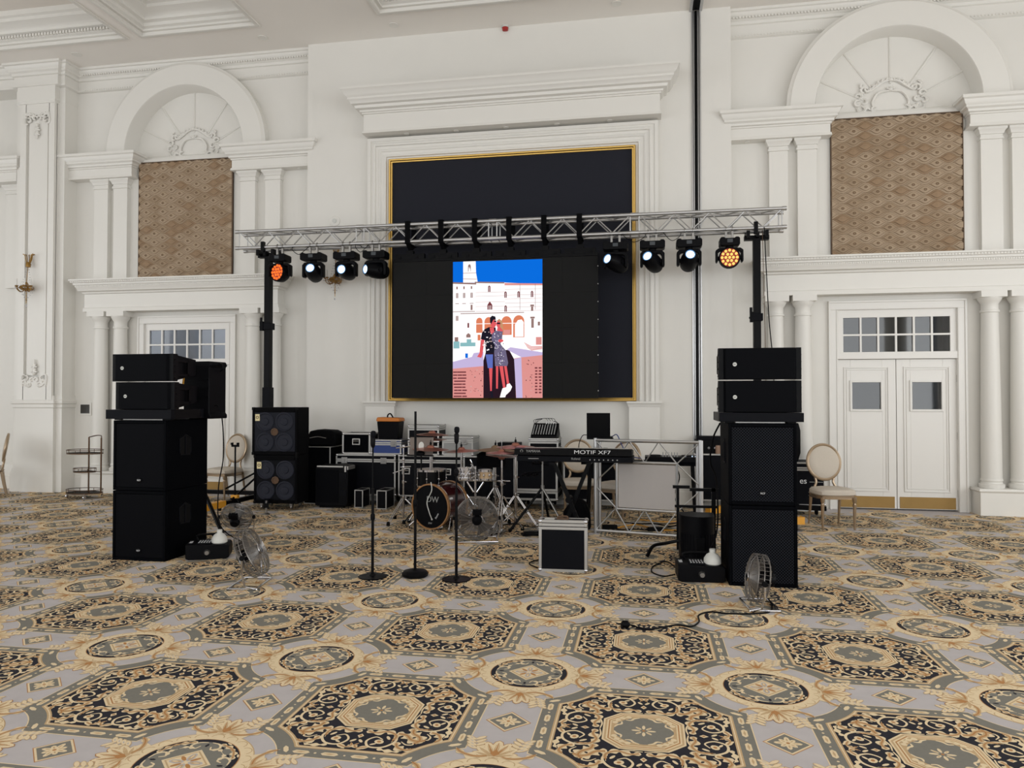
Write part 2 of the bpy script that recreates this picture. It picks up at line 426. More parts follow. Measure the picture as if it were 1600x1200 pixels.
# palmettes between medallion and lozenge, sprigs beside
def palm():
    cx, cy = C0; by = cy + .285
    for a, l, w in ((0, .125, .030), (22, .118, .026), (46, .105, .024), (70, .085, .020)):
        t = math.radians(90 - a); l *= 1.12; w *= .92; sh(4, BR if a < 30 else TN, ell(cx + l * .55 * math.cos(t), by + l * .55 * math.sin(t), l * .55 + .005, w + .004, t, 10)); sh(5, CR, ell(cx + l * .55 * math.cos(t), by + l * .55 * math.sin(t), l * .55, w, t, 10)); sh(6, TN, ell(cx + l * .5 * math.cos(t), by + l * .5 * math.sin(t), l * .40, w * .42, t, 8)); sh(6, CR, ell(cx + l * .62 * math.cos(t), by + l * .62 * math.sin(t), l * .26, w * .2, t, 8))
        for q in strip([(cx + l * .2 * math.cos(t), by + l * .2 * math.sin(t)), (cx + l * .95 * math.cos(t), by + l * .95 * math.sin(t))], [.005, .0012]): sh(7, BR if a < 30 else TN, q)
    sh(7, BR, [(cx, by + .07), (cx + .022, by + .03), (cx, by + .005)]); sh(6, TN, ell(cx, by + .012, .05, .008, 0, 8))
    leaf(4, [(cx + .02, by + .01), (cx + .085, by - .005), (cx + .15, by + .02), (cx + .185, by + .06)], .026, 3)
    stroke(3, TN, [(cx + .08, by + .055), (cx + .115, by + .085), (cx + .125, by + .13)], .0025)
    for i in range(4):
        yy = by + .075 + i * .028; xx = cx + .092 + i * .007
        sh(3, TN, ell(xx + .024, yy + .008, .034, .0145, .6, 8)); sh(3, TN, ell(xx - .02, yy + .012, .032, .0135, 2.4, 8)); sh(4, CR, ell(xx + .024, yy + .008, .030, .011, .6, 8)); sh(4, CR, ell(xx - .02, yy + .012, .028, .010, 2.4, 8)); sh(5, G_, ell(xx + .022, yy + .008, .011, .0028, .6, 6))
sym(palm, c=C0)
def assemble_floor():
    tv = []; tf = []; tm = []
    for l, m, p in shapes:
        n = len(tv); z = 0.00035 * l + (len(tf) % 60) * 2.5e-6
        ar = sum(p[i][0] * p[(i + 1) % len(p)][1] - p[(i + 1) % len(p)][0] * p[i][1] for i in range(len(p)))
        if ar < 0: p = p[::-1]
        tv += [(x, y, z) for x, y in p]; tf.append(list(range(n, n + len(p)))); tm.append(m)
    V = np.array(tv); loops = np.concatenate([np.array(f) for f in tf]); lens = np.array([len(f) for f in tf])
    cells = [(i, j) for i in range(-9, 6) for j in range(-2, 6) if abs(i + .2 + (j - 3) * .12) < (j + 4.2) * .9 + 1]
    nv, nl, nf = len(V), len(loops), len(lens)
    allv = np.concatenate([V + np.array([i * T - .01, 3.57 + j * T, 0]) for i, j in cells])
    base = np.array([[XL, YB, 0], [XR, YB, 0], [XR, 12.6, 0], [XL, 12.6, 0]], float)
    allv = np.concatenate([allv, base])
    alll = np.concatenate([loops + nv * k for k in range(len(cells))] + [np.arange(4) + nv * len(cells)])
    alln = np.concatenate([lens] * len(cells) + [np.array([4])])
    allm = np.concatenate([np.array(tm)] * len(cells) + [np.array([0])])
    me = bpy.data.meshes.new('floor')
    me.vertices.add(len(allv)); me.vertices.foreach_set('co', allv.ravel())
    me.loops.add(len(alll)); me.loops.foreach_set('vertex_index', alll.astype(np.int32))
    me.polygons.add(len(alln)); me.polygons.foreach_set('loop_start', np.concatenate([[0], np.cumsum(alln)[:-1]]).astype(np.int32))
    for m in ('pile_ground', 'pile_green', 'pile_tan', 'pile_cream', 'pile_brown', 'pile_black'): me.materials.append(MATS[m])
    me.polygons.foreach_set('material_index', allm.astype(np.int32))
    me.update(calc_edges=True)
    o = bpy.data.objects.new('floor', me); COL.objects.link(o); struct(o)
    print('floor faces', len(alln))
assemble_floor()

# ------------------------------------------------------------------ walls and ceiling
def S(mb, name, m, **k): return struct(mb.build(name, m, **k))
SM = False
# wing walls with door openings left clear behind the door frames
w = MB()
BAYS = (-7.54, 3.49)
def wing(x0, x1, cx):
    m = MB(); o = .90
    m.box(x0, cx - o, WING, WING + .12, 0, 5.68); m.box(cx + o, x1, WING, WING + .12, 0, 5.68)
    m.box(cx - o, cx + o, WING, WING + .12, 2.96, 5.60)
    m.box(x0, cx - 1.09, WING, WING + .12, 5.68, CEIL); m.box(cx + 1.09, x1, WING, WING + .12, 5.68, CEIL)
    return m
S(wing(XL, BX0 + .1, -7.54), 'wall_left_wing', 'paint')
S(wing(BX1 - .1, XR, 3.49), 'wall_right_wing', 'paint')
m = MB(); m.box(BX0, .69, BLK, WING + .1, 0, CEIL); m.box(.81, BX1, BLK, WING + .1, 0, CEIL); m.box(.69, .81, BLK + .07, WING + .1, 0, CEIL)
S(m, 'wall_centre', 'paint')
m = MB(); m.box(XL - .1, XL, YB, WING + .1, 0, .7); m.box(XL - .1, XL, YB, WING + .1, 5.1, CEIL + .5)
for a, b in ((YB, -6.7), (-4.3, -2.7), (-.3, 1.3), (3.7, 5.0), (7.4, WING + .1)): m.box(XL - .1, XL, a, b, .7, 5.1)
S(m, 'wall_left', 'paint')
m = MB(); m.box(XR, XR + .1, YB, WING + .1, 0, .7); m.box(XR, XR + .1, YB, WING + .1, 5.1, CEIL + .5)
for a, b in ((YB, -6.7), (-4.3, -2.7), (-.3, 1.3), (3.7, 5.0), (7.4, WING + .1)): m.box(XR, XR + .1, a, b, .7, 5.1)
S(m, 'wall_right', 'paint')
m = MB(); m.box(XL, XR, YB - .1, YB, 0, .7); m.box(XL, XR, YB - .1, YB, 5.1, CEIL + .5)
e = [XL] + [v for c in (-12.2, -8.2, -4.2, -.2, 3.8, 7.8) for v in (c - 1.2, c + 1.2)] + [XR]
for i in range(0, len(e), 2): m.box(e[i], e[i + 1], YB - .1, YB, .7, 5.1)
S(m, 'wall_rear', 'paint')
# ceiling with coffers
COFF = [(-12.4, -8.0), (-7.72, -5.76), (-3.83, -.21), (1.9, 5.2)]
CY0, CY1 = 4.6, 10.22
m = MB()
xs = [XL] + [v for c in COFF for v in c] + [XR]
m.box(XL, XR, CY1, WING + .1, CEIL, CEIL + .1); m.box(XL, XR, YB, CY0, CEIL, CEIL + .1)
for i in range(0, len(xs), 2): m.box(xs[i], xs[i + 1], CY0, CY1, CEIL, CEIL + .1)
S(m, 'ceiling', 'ceiling_paint')
for i, (a, b) in enumerate(COFF):
    m = MB(); m.box(a - .05, b + .05, CY0 - .05, CY1 + .05, CEIL + .42, CEIL + .5)
    S(m, 'ceiling_coffer', 'coffer_paint')
    m = MB(); path = [(a, CY0), (b, CY0), (b, CY1), (a, CY1)][::-1]
    z = CEIL
    m.mould(path, [(-.03, z + .1), (-.03, z - .02), (0, z - .03), (.03, z - .02), (.03, z + .03), (.08, z + .03), (.08, z + .06), (.12, z + .08), (.12, z + .13), (.17, z + .15), (.17, z + .19), (.22, z + .23), (.30, z + .27), (.30, z + .32), (.34, z + .34), (.34, z + .43), (-.03, z + .43)], closed=True)
    if i in (0, 2):
        n = int((b - a - .3) / .055)
        for k in range(n): m.box(a + .15 + k * .055, a + .18 + k * .055, CY1 - .155, CY1 - .12, z + .085, z + .125)
    S(m, 'trim_coffer', 'trim_paint')
# wall cornice of the wings
CROWN = [(-.02, CEIL + .01), (.15, CEIL + .01), (.15, CEIL - .035), (.125, CEIL - .045), (.11, CEIL - .08), (.085, CEIL - .10), (.085, CEIL - .13), (.05, CEIL - .15), (.045, CEIL - .19), (.02, CEIL - .20), (.02, CEIL - .335), (.045, CEIL - .345), (.045, CEIL - .375), (.015, CEIL - .39), (-.02, CEIL - .39)]
def dent(m, x0, x1, y, z0, z1, step=.045, d=.012):
    n = int((x1 - x0) / step)
    for k in range(n): m.box(x0 + k * step, x0 + k * step + step * .55, y - d, y + .01, z0, z1)
PF = 10.80      # face of the giant pilaster
m = MB()
m.mould([(-12.5, WING), (-12.5, PF + .06), (-10.55, PF + .06), (-10.55, PF), (-9.74, PF), (-9.74, PF + .06), (-9.66, PF + .06), (-9.66, WING), (BX0 + .02, WING)], CROWN)
dent(m, -9.5, BX0, WING - .1, CEIL - .128, CEIL - .105); dent(m, -9.5, BX0, WING - .045, CEIL - .37, CEIL - .35)
m.box(-12.5, -10.55, PF + .07, WING, CEIL - .388, CEIL)
S(m, 'trim_cornice', 'trim_paint')
m = MB(); m.mould([(BX1 - .02, WING), (XR, WING)], CROWN)
dent(m, BX1, XR, WING - .1, CEIL - .128, CEIL - .105); dent(m, BX1, XR, WING - .045, CEIL - .37, CEIL - .35)
S(m, 'trim_cornice', 'trim_paint')
# giant pilaster on the left
m = MB()
m.box(-10.46, -9.79, PF + .05, WING, 1.5, 6.86); m.box(-10.60, -9.67, PF + .09, WING, 1.5, CEIL - .1)
for a, b, c, d in ((-10.46, -10.34, 1.5, 6.86), (-9.90, -9.79, 1.5, 6.86), (-10.35, -9.89, 1.5, 1.9), (-10.35, -9.89, 6.38, 6.86)): m.box(a, b, PF, PF + .06, c, d)
m.box(-10.30, -9.94, PF + .025, PF + .06, 1.96, 6.32)
m.mould([(-10.46, WING), (-10.46, PF), (-9.79, PF), (-9.79, WING)], [(-.02, 6.86), (.03, 6.86), (.03, 6.62), (.012, 6.60), (.012, 6.575), (-.02, 6.56)])
m.mould([(-10.60, WING), (-10.60, PF + .09), (-9.67, PF + .09), (-9.67, WING)], [(-.02, 6.86), (.012, 6.86), (.012, 6.62), (-.02, 6.575)])
# pedestal
ped = [(-10.60, WING), (-10.60, PF + .08), (-10.50, PF + .02), (-9.77, PF + .02), (-9.77, PF + .08), (-9.66, PF + .08), (-9.66, WING)]
m.mould(ped, [(-.05, 1.62), (.005, 1.62), (.01, 1.56), (.04, 1.53), (.04, 1.49), (.02, 1.47), (.02, 1.42), (0, 1.41), (0, .40), (.015, .38), (.015, .35), (.035, .32), (.04, .25), (.045, .235), (.045, 0), (-.05, 0)])
m.box(-10.58, -9.68, PF + .1, WING, 0, 1.6)
S(m, 'trim_pilaster', 'trim_paint')
# plaster ornaments (applique reliefs)
def relief(name, segs, dots, y, r=.012):
    m = MB()
    for pts in segs:
        p = [(a, y, b) for a, b in pts]; p = bez(p, 4); n = len(p)
        m.tube(p, [r * (.5 + .5 * math.sin(PI * (i + .5) / n)) for i in range(n)], 5)
    for (a, b, s_) in dots: m.ball((a, y, b), s_, n=4)
    return S(m, name, 'trim_paint')
def mir(segs, cx): return segs + [[(2 * cx - a, b) for a, b in s_] for s_ in segs]
px = -10.125
def curl(cx, cz, r, a0, t, n=8): return [(cx + r * (1 - .75 * i / n) * math.cos(a0 + t * i / n), cz + r * (1 - .75 * i / n) * math.sin(a0 + t * i / n)) for i in range(n + 1)]
for z0, sg in ((1.93, 1), (6.27, -1)):
    segs = [curl(px - .20, z0 - sg * .09, .05, 0, 5), curl(px - .16, z0 - sg * .02, .05, 2, -5), curl(px - .10, z0 - sg * .12, .05, 3, 5), curl(px - .045, z0 - sg * .05, .05, 0, 5.5),
            [(px - .22, z0 - sg * .16), (px - .24, z0 - sg * .05), (px - .23, z0 + sg * .03), (px - .18, z0 + sg * .04)], [(px - .2, z0 - sg * .1), (px - .15, z0 - sg * .14), (px - .1, z0 - sg * .12)]]
    segs += [curl(px - .035, z0 + sg * .12, .035, 4, 4), curl(px - .035, z0 + sg * .2, .03, 4, 4)]
    segs = mir(segs, px) + [[(px, z0 + sg * .04), (px, z0 + sg * .15), (px, z0 + sg * .30)]]
    relief('trim_ornament', segs, [(px, z0 + sg * .06, .03), (px, z0 + sg * .15, .022)], PF - .004, .02)

def arch_bay(cx):
    # raised archivolt
    m = MB(); zc = 5.70; Ro, Ri = 1.475, 1.08; yf, yw = WING - .17, WING + .30
    prof = [(Ri, yw), (Ri, yf + .02), (Ri + .015, yf), (Ro - .05, yf), (Ro - .035, yf + .015), (Ro, yf + .03), (Ro, WING + .02)]
    n = 48; vs = []; fs = []
    for i in range(n + 1):
        a = PI * i / n
        for (r, y) in prof: vs.append((cx + r * math.cos(a), y, zc + r * math.sin(a)))
    k = len(prof)
    for i in range(n):
        for j in range(k - 1): fs.append((i * k + j, i * k + j + 1, (i + 1) * k + j + 1, (i + 1) * k + j))
    m.add(vs, fs); S(m, 'trim_archivolt', 'trim_paint')
    # tympanum recessed, with ribs
    m = MB(); pts = arc(cx, zc, 1.10, 0, 180, 40) + [(cx - 1.10, 5.55), (cx + 1.10, 5.55)]
    m.prism(pts, 'y', WING + .16, WING + .3)
    for a in (28, 55, 90, 125, 152):
        c, s_ = math.cos(math.radians(a)), math.sin(math.radians(a))
        m.tube([(cx + .40 * c, WING + .158, zc + .40 * s_), (cx + 1.08 * c, WING + .158, zc + 1.08 * s_)], .016, 6)
    S(m, 'trim_tympanum', 'trim_paint')
    m = MB(); m.mould([(cx - 1.1, WING + .16), (cx + 1.1, WING + .16)], [(-.02, 5.72), (.02, 5.72), (.04, 5.70), (.04, 5.64), (.16, 5.63), (.17, 5.58), (-.02, 5.58)])
    S(m, 'trim_sill', 'trim_paint')
    # ornament over the panel
    zo = 5.73; y = WING + .145; segs = []
    segs.append([(cx - .23, zo + .03), (cx - .24, zo + .12), (cx - .16, zo + .24), (cx, zo + .27)]); segs.append([(cx - .28, zo + .27), (cx - .2, zo + .33), (cx - .1, zo + .40), (cx, zo + .42)])
    for (a, b, r, a0, t) in ((-.36, .28, .07, 0, 5), (-.42, .20, .06, 3, -5), (-.44, .10, .06, 1, 5), (-.38, .03, .07, 3, 5), (-.30, .0, .06, 5, -5), (-.30, .30, .05, 2, 5), (-.22, .0, .05, 1, 5), (-.35, .14, .05, 4, 4), (-.38, .35, .035, 1, 4)):
        segs.append(curl(cx + a, zo + b, r, a0, t))
    for i in range(6):
        a = math.radians(95 + i * 8); segs.append(curl(cx + .42 * math.cos(a), zo + .42 * math.sin(a), .022, i, 4, 5))
    dots = [(cx, zo + .29, .035), (cx, zo + .43, .035), (cx - .04, zo + .3, .02), (cx + .04, zo + .3, .02)]
    relief('trim_ornament', mir(segs, cx), dots, y - .006, .022)
for c in BAYS: arch_bay(c)
# the wall above springing: spandrels with the semicircular cut
for cx, x0, x1 in ((-7.54, XL, BX0 + .1), (3.49, BX1 - .1, XR)):
    m = MB(); n = 36
    top = CEIL
    pts = arc(cx, 5.70, 1.09, 180, 0, n)
    vs = []; fs = []
    for (a, b) in pts: vs += [(a, WING, b), (a, WING, top)]
    for i in range(n): fs.append((2 * i, 2 * i + 2, 2 * i + 3, 2 * i + 1))
    m.add(vs, fs)
    S(m, 'wall_spandrel', 'paint', smooth=False)

# ------------------------------------------------------------------ entablatures, columns, upper pilasters
ENT = [(-.04, 5.70), (.145, 5.70), (.145, 5.66), (.12, 5.645), (.105, 5.60), (.08, 5.575), (.08, 5.55), (.045, 5.53), (.04, 5.50), (.015, 5.49), (.015, 5.47), (0, 5.465), (0, 5.345), (.012, 5.34), (.02, 5.30), (-.04, 5.30)]
LOW = [(-.04, 3.56), (.17, 3.56), (.17, 3.535), (.155, 3.53), (.15, 3.505), (.125, 3.50), (.12, 3.47), (.105, 3.465), (.10, 3.435), (.085, 3.42), (.07, 3.375), (.03, 3.36), (.02, 3.335), (.0, 3.325), (0, 3.10), (.015, 3.09), (.02, 3.03), (-.04, 3.03)]
def entab(x0, x1, yf, prof, cap=True):
    m = MB(); path = [(x0, WING + .02)] if cap in (True, 'l') else []
    path += [(x0, yf), (x1, yf)]
    if cap in (True, 'r'): path += [(x1, WING + .02)]
    m.mould(path, prof)
    zs = [z for _, z in prof]; m.box(x0 + .01, x1 - .01, yf + .02, WING + .02, min(zs) + .0005, max(zs) - .001)
    return m
UY = 11.0; LY = 10.95
for (a, b, cp) in ((-9.95, -8.48, 'r'), (-6.64, BX0 + .02, 'l'), (BX1 - .02, 2.60, 'r'), (4.41, 6.0, 'l')):
    S(entab(a, b, UY, ENT, True), 'trim_entablature', 'trim_paint')
S(entab(-12.9, -10.62, UY - .1, ENT, 'r'), 'trim_entablature', 'trim_paint')
for cx in (-7.55, 3.46):
    m = entab(cx - 1.76, cx + 1.76, LY, LOW, True)
    dent(m, cx - 1.9, cx + 1.9, LY - .15, 3.51, 3.53, .04, .012); dent(m, cx - 1.85, cx + 1.85, LY - .10, 3.44, 3.462, .03, .01)
    S(m, 'trim_entablature', 'trim_paint')
# upper pilasters (flat shafts with small caps)
for x0, x1 in ((-9.25, -8.99), (-8.88, -8.62), (-6.53, -6.27), (-6.09, -5.83), (1.78, 2.04), (2.17, 2.43), (4.57, 4.84), (4.96, 5.22), (-11.0, -10.74)):
    m = MB(); m.box(x0, x1, 11.08, WING + .02, 3.50, 5.298)
    m.mould([(x0, WING), (x0, 11.08), (x1, 11.08), (x1, WING)], [(-.01, 5.299), (.05, 5.299), (.05, 5.27), (.03, 5.25), (.015, 5.21), (.003, 5.205), (.003, 5.17), (.015, 5.165), (.015, 5.14), (-.01, 5.13)])
    S(m, 'trim_pilaster', 'trim_paint')
# free-standing columns on shared plinths
def column(cx, cy=11.045, zb=.36):
    m = MB(); r = .125; R = []
    R += [(.15, zb), (.155, zb + .02), (.155, zb + .05), (.13, zb + .065), (.125, zb + .085), (.135, zb + .10), (.132, zb + .12), (r, zb + .13)]
    for i in range(9):
        t = i / 8; R.append((r - .022 * t ** 1.8, zb + .13 + t * (2.74 - zb - .13)))
    R += [(.118, 2.745), (.118, 2.775), (.104, 2.78), (.104, 2.86), (.125, 2.89), (.145, 2.925), (.15, 2.945)]
    m.lathe(R, (cx, cy, 0), seg=28)
    m.box(cx - .16, cx + .16, cy - .15, WING + .02, 2.945, 3.029)
    return m
n = 0
for cx in (-7.47, 3.44):
    for d in (-1.59, -1.22, 1.20, 1.57): S(column(cx + d), 'trim_column', 'trim_paint')
    for d0, d1 in ((-1.80, -1.01), (.99, 1.80)):
        m = MB(); p = [(cx + d0, WING), (cx + d0, 10.87), (cx + d1, 10.87), (cx + d1, WING)]
        if cx < 0 and d1 > 0: p[2] = (cx + d1, 10.87)
        m.mould(p, [(-.03, .36), (.015, .36), (.02, .33), (.0, .305), (0, 0), (-.03, 0)]); m.box(cx + d0 + .01, cx + d1 - .01, 10.9, WING, 0, .359)
        S(m, 'trim_plinth', 'trim_paint')
# low wall base courses in wings and on the centre block
BASE = [(-.02, .42), (.012, .42), (.016, .38), (.03, .36), (.03, .24), (.045, .225), (.045, 0), (-.02, 0)]
for name, path in (('baseboard_left', [(-9.66, WING), (-9.27, WING)]), ('baseboard_left', [(-5.67, WING), (BX0 + .0, WING)]), ('baseboard_centre', [(BX0, WING), (BX0, BLK), (-4.28, BLK)]), ('baseboard_centre', [(.21, BLK), (.68, BLK)]), ('baseboard_centre', [(.82, BLK), (BX1, BLK), (BX1, WING)]), ('baseboard_far_left', [(XL, WING), (-10.6, WING)])):
    S(MB().mould(path, BASE), name, 'trim_paint')
# screen surround: hood, stepped frame, pedestals
HOOD = [(-.04, 6.28), (.27, 6.28), (.27, 6.25), (.25, 6.235), (.23, 6.18), (.19, 6.15), (.19, 6.12), (.165, 6.10), (.15, 6.065), (.11, 6.05), (.10, 6.01), (.05, 5.995), (.04, 5.97), (.02, 5.965), (.02, 5.945), (0, 5.94), (0, 5.69), (.012, 5.685), (.02, 5.65), (-.04, 5.65)]
m = MB(); m.mould([(-4.25, BLK + .02), (-4.25, 10.70), (.23, 10.70), (.23, BLK + .02)], HOOD); m.box(-4.24, .22, 10.72, BLK + .02, 5.651, 6.279)
S(m, 'trim_hood', 'trim_paint')
m = MB(); fx0, fx1, fz0, fz1 = -4.24, .205, 1.53, 5.62
prof = [(0, .02), (0, -.10), (.05, -.10), (.05, -.085), (.075, -.09), (.10, -.105), (.12, -.10), (.13, -.075), (.165, -.07), (.18, -.08), (.20, -.07), (.21, -.05), (.25, -.045), (.26, -.055), (.28, -.05), (.29, -.02), (.33, -.01), (.33, .02)]
vs = []
for (d, y) in prof: vs += [(fx0 + d, BLK + y, fz0), (fx0 + d, BLK + y, fz1 - d), (fx1 - d, BLK + y, fz1 - d), (fx1 - d, BLK + y, fz0)]
k = len(prof); fs = []
for i in range(k - 1):
    for j in range(3): fs.append((i * 4 + j, i * 4 + j + 1, (i + 1) * 4 + j + 1, (i + 1) * 4 + j))
m.add(vs, fs); S(m, 'trim_screen_surround', 'trim_paint')
for a, b in ((-4.26, -3.79), (-.225, .215)):
    m = MB(); m.box(a, b, BLK - .11, BLK + .02, 0, 1.46)
    m.mould([(a, BLK + .02), (a, BLK - .11), (b, BLK - .11), (b, BLK + .02)], [(-.02, 1.53), (.035, 1.53), (.035, 1.505), (.02, 1.49), (.015, 1.455), (-.02, 1.45)])
    m.mould([(a, BLK + .02), (a, BLK - .11), (b, BLK - .11), (b, BLK + .02)], [(-.02, .30), (.01, .30), (.03, .25), (.03, 0), (-.02, 0)])
    S(m, 'trim_pedestal', 'trim_paint')
# partition track: slot in the wall and a slot rail in the ceiling
m = MB()
for x in (.685, .80): m.box(x, x + .018, BLK - .02, BLK + .08, 0, CEIL)
m.box(.715, .727, BLK + .01, BLK + .07, 0, CEIL); m.box(.775, .785, BLK + .01, BLK + .07, 0, CEIL)
S(m, 'trim_partition_rail', 'aluminium')
S(MB().box(.735, .768, BLK + .03, BLK + .072, 0, CEIL), 'trim_partition_seal', 'black_metal')
m = MB(); m.box(.66, .70, YB, BLK, CEIL - .03, CEIL + .01); m.box(.80, .84, YB, BLK, CEIL - .03, CEIL + .01); S(m, 'trim_ceiling_track', 'aluminium')
S(MB().box(.70, .80, YB, BLK, CEIL - .008, CEIL + .01), 'trim_ceiling_slot', 'black_metal')

# ------------------------------------------------------------------ doors with fanlights; a vestibule behind each
def door(cx, n):
    root = bpy.data.objects.new('door_%d' % n, None); COL.objects.link(root); root.location = (cx, WING, 0); struct(root)
    root['label'] = ('white double service door with fanlight behind the left speaker stack', 'white double service door with portholes and brass kick plates, at right')[n - 1]
    def P(mb, name, m, par=root, **k): return mb.build(name, m, parent=par, **k)
    m = MB()
    for s_ in (-1, 1):
        m.box(s_ * .90, s_ * .78, -.03, .12, 0, 2.83); m.box(s_ * .905, s_ * .875, -.045, 0, 0, 2.93); m.box(s_ * .80, s_ * .785, -.04, 0, 0, 2.83)
    m.box(-.90, .90, -.03, .12, 2.83, 2.96); m.box(-.905, .905, -.045, -.031, 2.93, 2.962); m.box(-.80, .80, -.04, -.031, 2.831, 2.845)
    m.box(-.79, .79, -.028, .11, 2.13, 2.23)
    P(m, 'frame', 'gloss_paint', bevel=.004)
    # fanlight
    m = MB(); m.box(-.79, .79, .0, .06, 2.72, 2.84); m.box(-.79, -.70, .0, .06, 2.23, 2.72); m.box(.70, .79, .0, .06, 2.23, 2.72)
    for i in range(1, 6): x = -.70 + 1.40 * i / 6; m.box(x - .013, x + .013, .0, .05, 2.23, 2.72)
    m.box(-.70, .70, .001, .049, 2.46, 2.486)
    t = P(m, 'fanlight', 'gloss_paint'); P(MB().box(-.70, .70, .024, .03, 2.23, 2.72), 'fanlight_pane', 'door_glass', t)
    for s_ in (-1, 1):
        m = MB(); x0, x1 = (-.785, -.004) if s_ < 0 else (.004, .785); c = (x0 + x1) / 2; wx0, wx1, wz0, wz1 = c - .19, c + .19, 1.42, 1.80
        m.box(x0, wx0 - .02, .02, .06, .02, 2.125); m.box(wx1 + .02, x1, .02, .06, .02, 2.125); m.box(wx0 - .02, wx1 + .02, .02, .06, .02, wz0 - .02); m.box(wx0 - .02, wx1 + .02, .02, .06, wz1 + .02, 2.125)
        # raised panel mouldings: a tall panel frame and a bead round the porthole
        fr = lambda a, b, z0, z1, w_, y0, y1: (m.box(a, a + w_, y0, y1, z0, z1), m.box(b - w_, b, y0, y1, z0, z1), m.box(a + w_, b - w_, y0, y1, z0, z0 + w_), m.box(a + w_, b - w_, y0, y1, z1 - w_, z1))
        fr(x0 + .09, x1 - .09, .26, 2.02, .018, .006, .03); fr(x0 + .125, x1 - .125, .30, 1.985, .012, .011, .03); fr(wx0 - .03, wx1 + .03, wz0 - .03, wz1 + .03, .03, .0, .065)
        lf = P(m, 'door_leaf', 'gloss_paint', bevel=.003)
        P(MB().box(wx0, wx1, .035, .041, wz0, wz1), 'porthole_pane', 'door_glass', lf)
        P(MB().box(x0 + .03, x1 - .03, .012, .021, .03, .19), 'kick_plate', 'kick_brass', lf, label='brass kick plate')
        for z in (.25, 1.05, 1.85):
            xx = x0 - .004 if s_ < 0 else x1 + .004; P(MB().tube([(xx, .008, z - .05), (xx, .008, z + .05)], .011, 8), 'hinge', 'steel', lf)
    # vestibule behind
    v = MB(); v.box(-1.3, 1.3, 1.9, 2.0, 0, 3.3); v.box(-1.35, -1.3, .14, 2, 0, 3.3); v.box(1.3, 1.35, .14, 2, 0, 3.3); v.box(-1.3, 1.3, .14, 2, 3.3, 3.35); v.box(-1.3, 1.3, .14, 2, -.05, -.01)
    for x in (-1.35, .9): v.box(x, x + .45, .125, .14, 0, 3.3)
    v.box(-1.3, 1.3, .125, .14, 2.97, 3.3)
    S(v, 'wall_vestibule', 'paint', loc=(cx, WING, 0))
door(-7.54, 1); door(3.49, 2)
area('vestibule_daylight', (-7.54, WING + 1.0, 3.25), (0, 0, 0), 2.2, 1.4, 32, (0.62, 0.74, 1.0))
area('vestibule_daylight', (3.49, WING + 1.0, 3.25), (0, 0, 0), 1.0, .6, 2.0, (0.95, 0.97, 1.0))

# ------------------------------------------------------------------ quilted brown wall panels
def quilt(cx, seed, label):
    R = random.Random(seed); t = thing('acoustic_panel', label, 'wall panel', (cx, WING - .002, 3.60), 0, 'quilted brown panels')
    W, H = 1.74, 1.97; h = W / 2
    m = MB(); m.box(-h, h, -.02, 0, 0, H); m.build('backing', 'brown_dark', parent=t)
    m = MB()
    for a, b, c, d in ((-h, -h + .014, 0, H), (h - .014, h, 0, H), (-h, h, 0, .016), (-h, h, H - .016, H)): m.box(a, b, -.042, 0, c, d)
    m.build('edge_frame', 'brown_edge', parent=t)
    m = MB(); A = W / 5.6; B = .146; x_lo, x_hi, z_lo, z_hi = -h + .014, h - .014, .016, H - .016
    cl = lambda x, z: (min(max(x, x_lo), x_hi), min(max(z, z_lo), z_hi))
    for j in range(-1, int(H / B * 2) + 2):
        for i in range(-1, 8):
            ex = -h + (i + (.5 if j % 2 else 0)) * A; ez = j * B / 2 + .02
            if ex < x_lo - A * .5 or ex > x_hi + A * .5 or ez < z_lo - B * .5 or ez > z_hi + B * .5: continue
            k = R.choice((0, 0, 1, 1, 1, 2))
            def eye(s_, y, mi, y2=None):
                n = 8; up = []; dn = []
                for q in range(n + 1):
                    u = -1 + 2 * q / n; hh = (math.cos(u * PI) * .5 + .5) * .5 * B * s_ * .98
                    up.append((ex + u * A * .5 * s_, ez + hh)); dn.append((ex + u * A * .5 * s_, ez - hh))
                pts = up + dn[::-1][1:-1]
                pts = [cl(*p) for p in pts]
                c_ = cl(ex, ez)
                if max(p[0] for p in pts) - min(p[0] for p in pts) < .005 or max(p[1] for p in pts) - min(p[1] for p in pts) < .004: return
                vs = [(p[0], y, p[1]) for p in pts] + [(c_[0], y2 if y2 is not None else y, c_[1])]
                N = len(pts); m.add(vs, [(a, (a + 1) % N, N) for a in range(N)], mi)
            eye(.99, -.022, k, -.048)
            eye(.70, -.037, 3, -.044); eye(.62, -.040, k, -.054)
            if k != 2 and x_lo + .04 < ex < x_hi - .04 and z_lo + .03 < ez < z_hi - .03:
                for q in range(6):
                    a = q * PI / 3; m.add([(ex + .015 * math.cos(a) + .011 * math.cos(b), -.0548, ez + .013 * math.sin(a) + .0075 * math.sin(b)) for b in [PI * 2 * w_ / 6 for w_ in range(6)]], [tuple(range(6))], 3)
    m.build('quilted_face', ['brown_a', 'brown_b', 'brown_c', 'brown_line'], parent=t, smooth=False)
quilt(-7.57, 3, 'tall quilted brown panel below the left-hand arch')
quilt(3.50, 5, 'tall quilted brown panel below the right-hand arch')

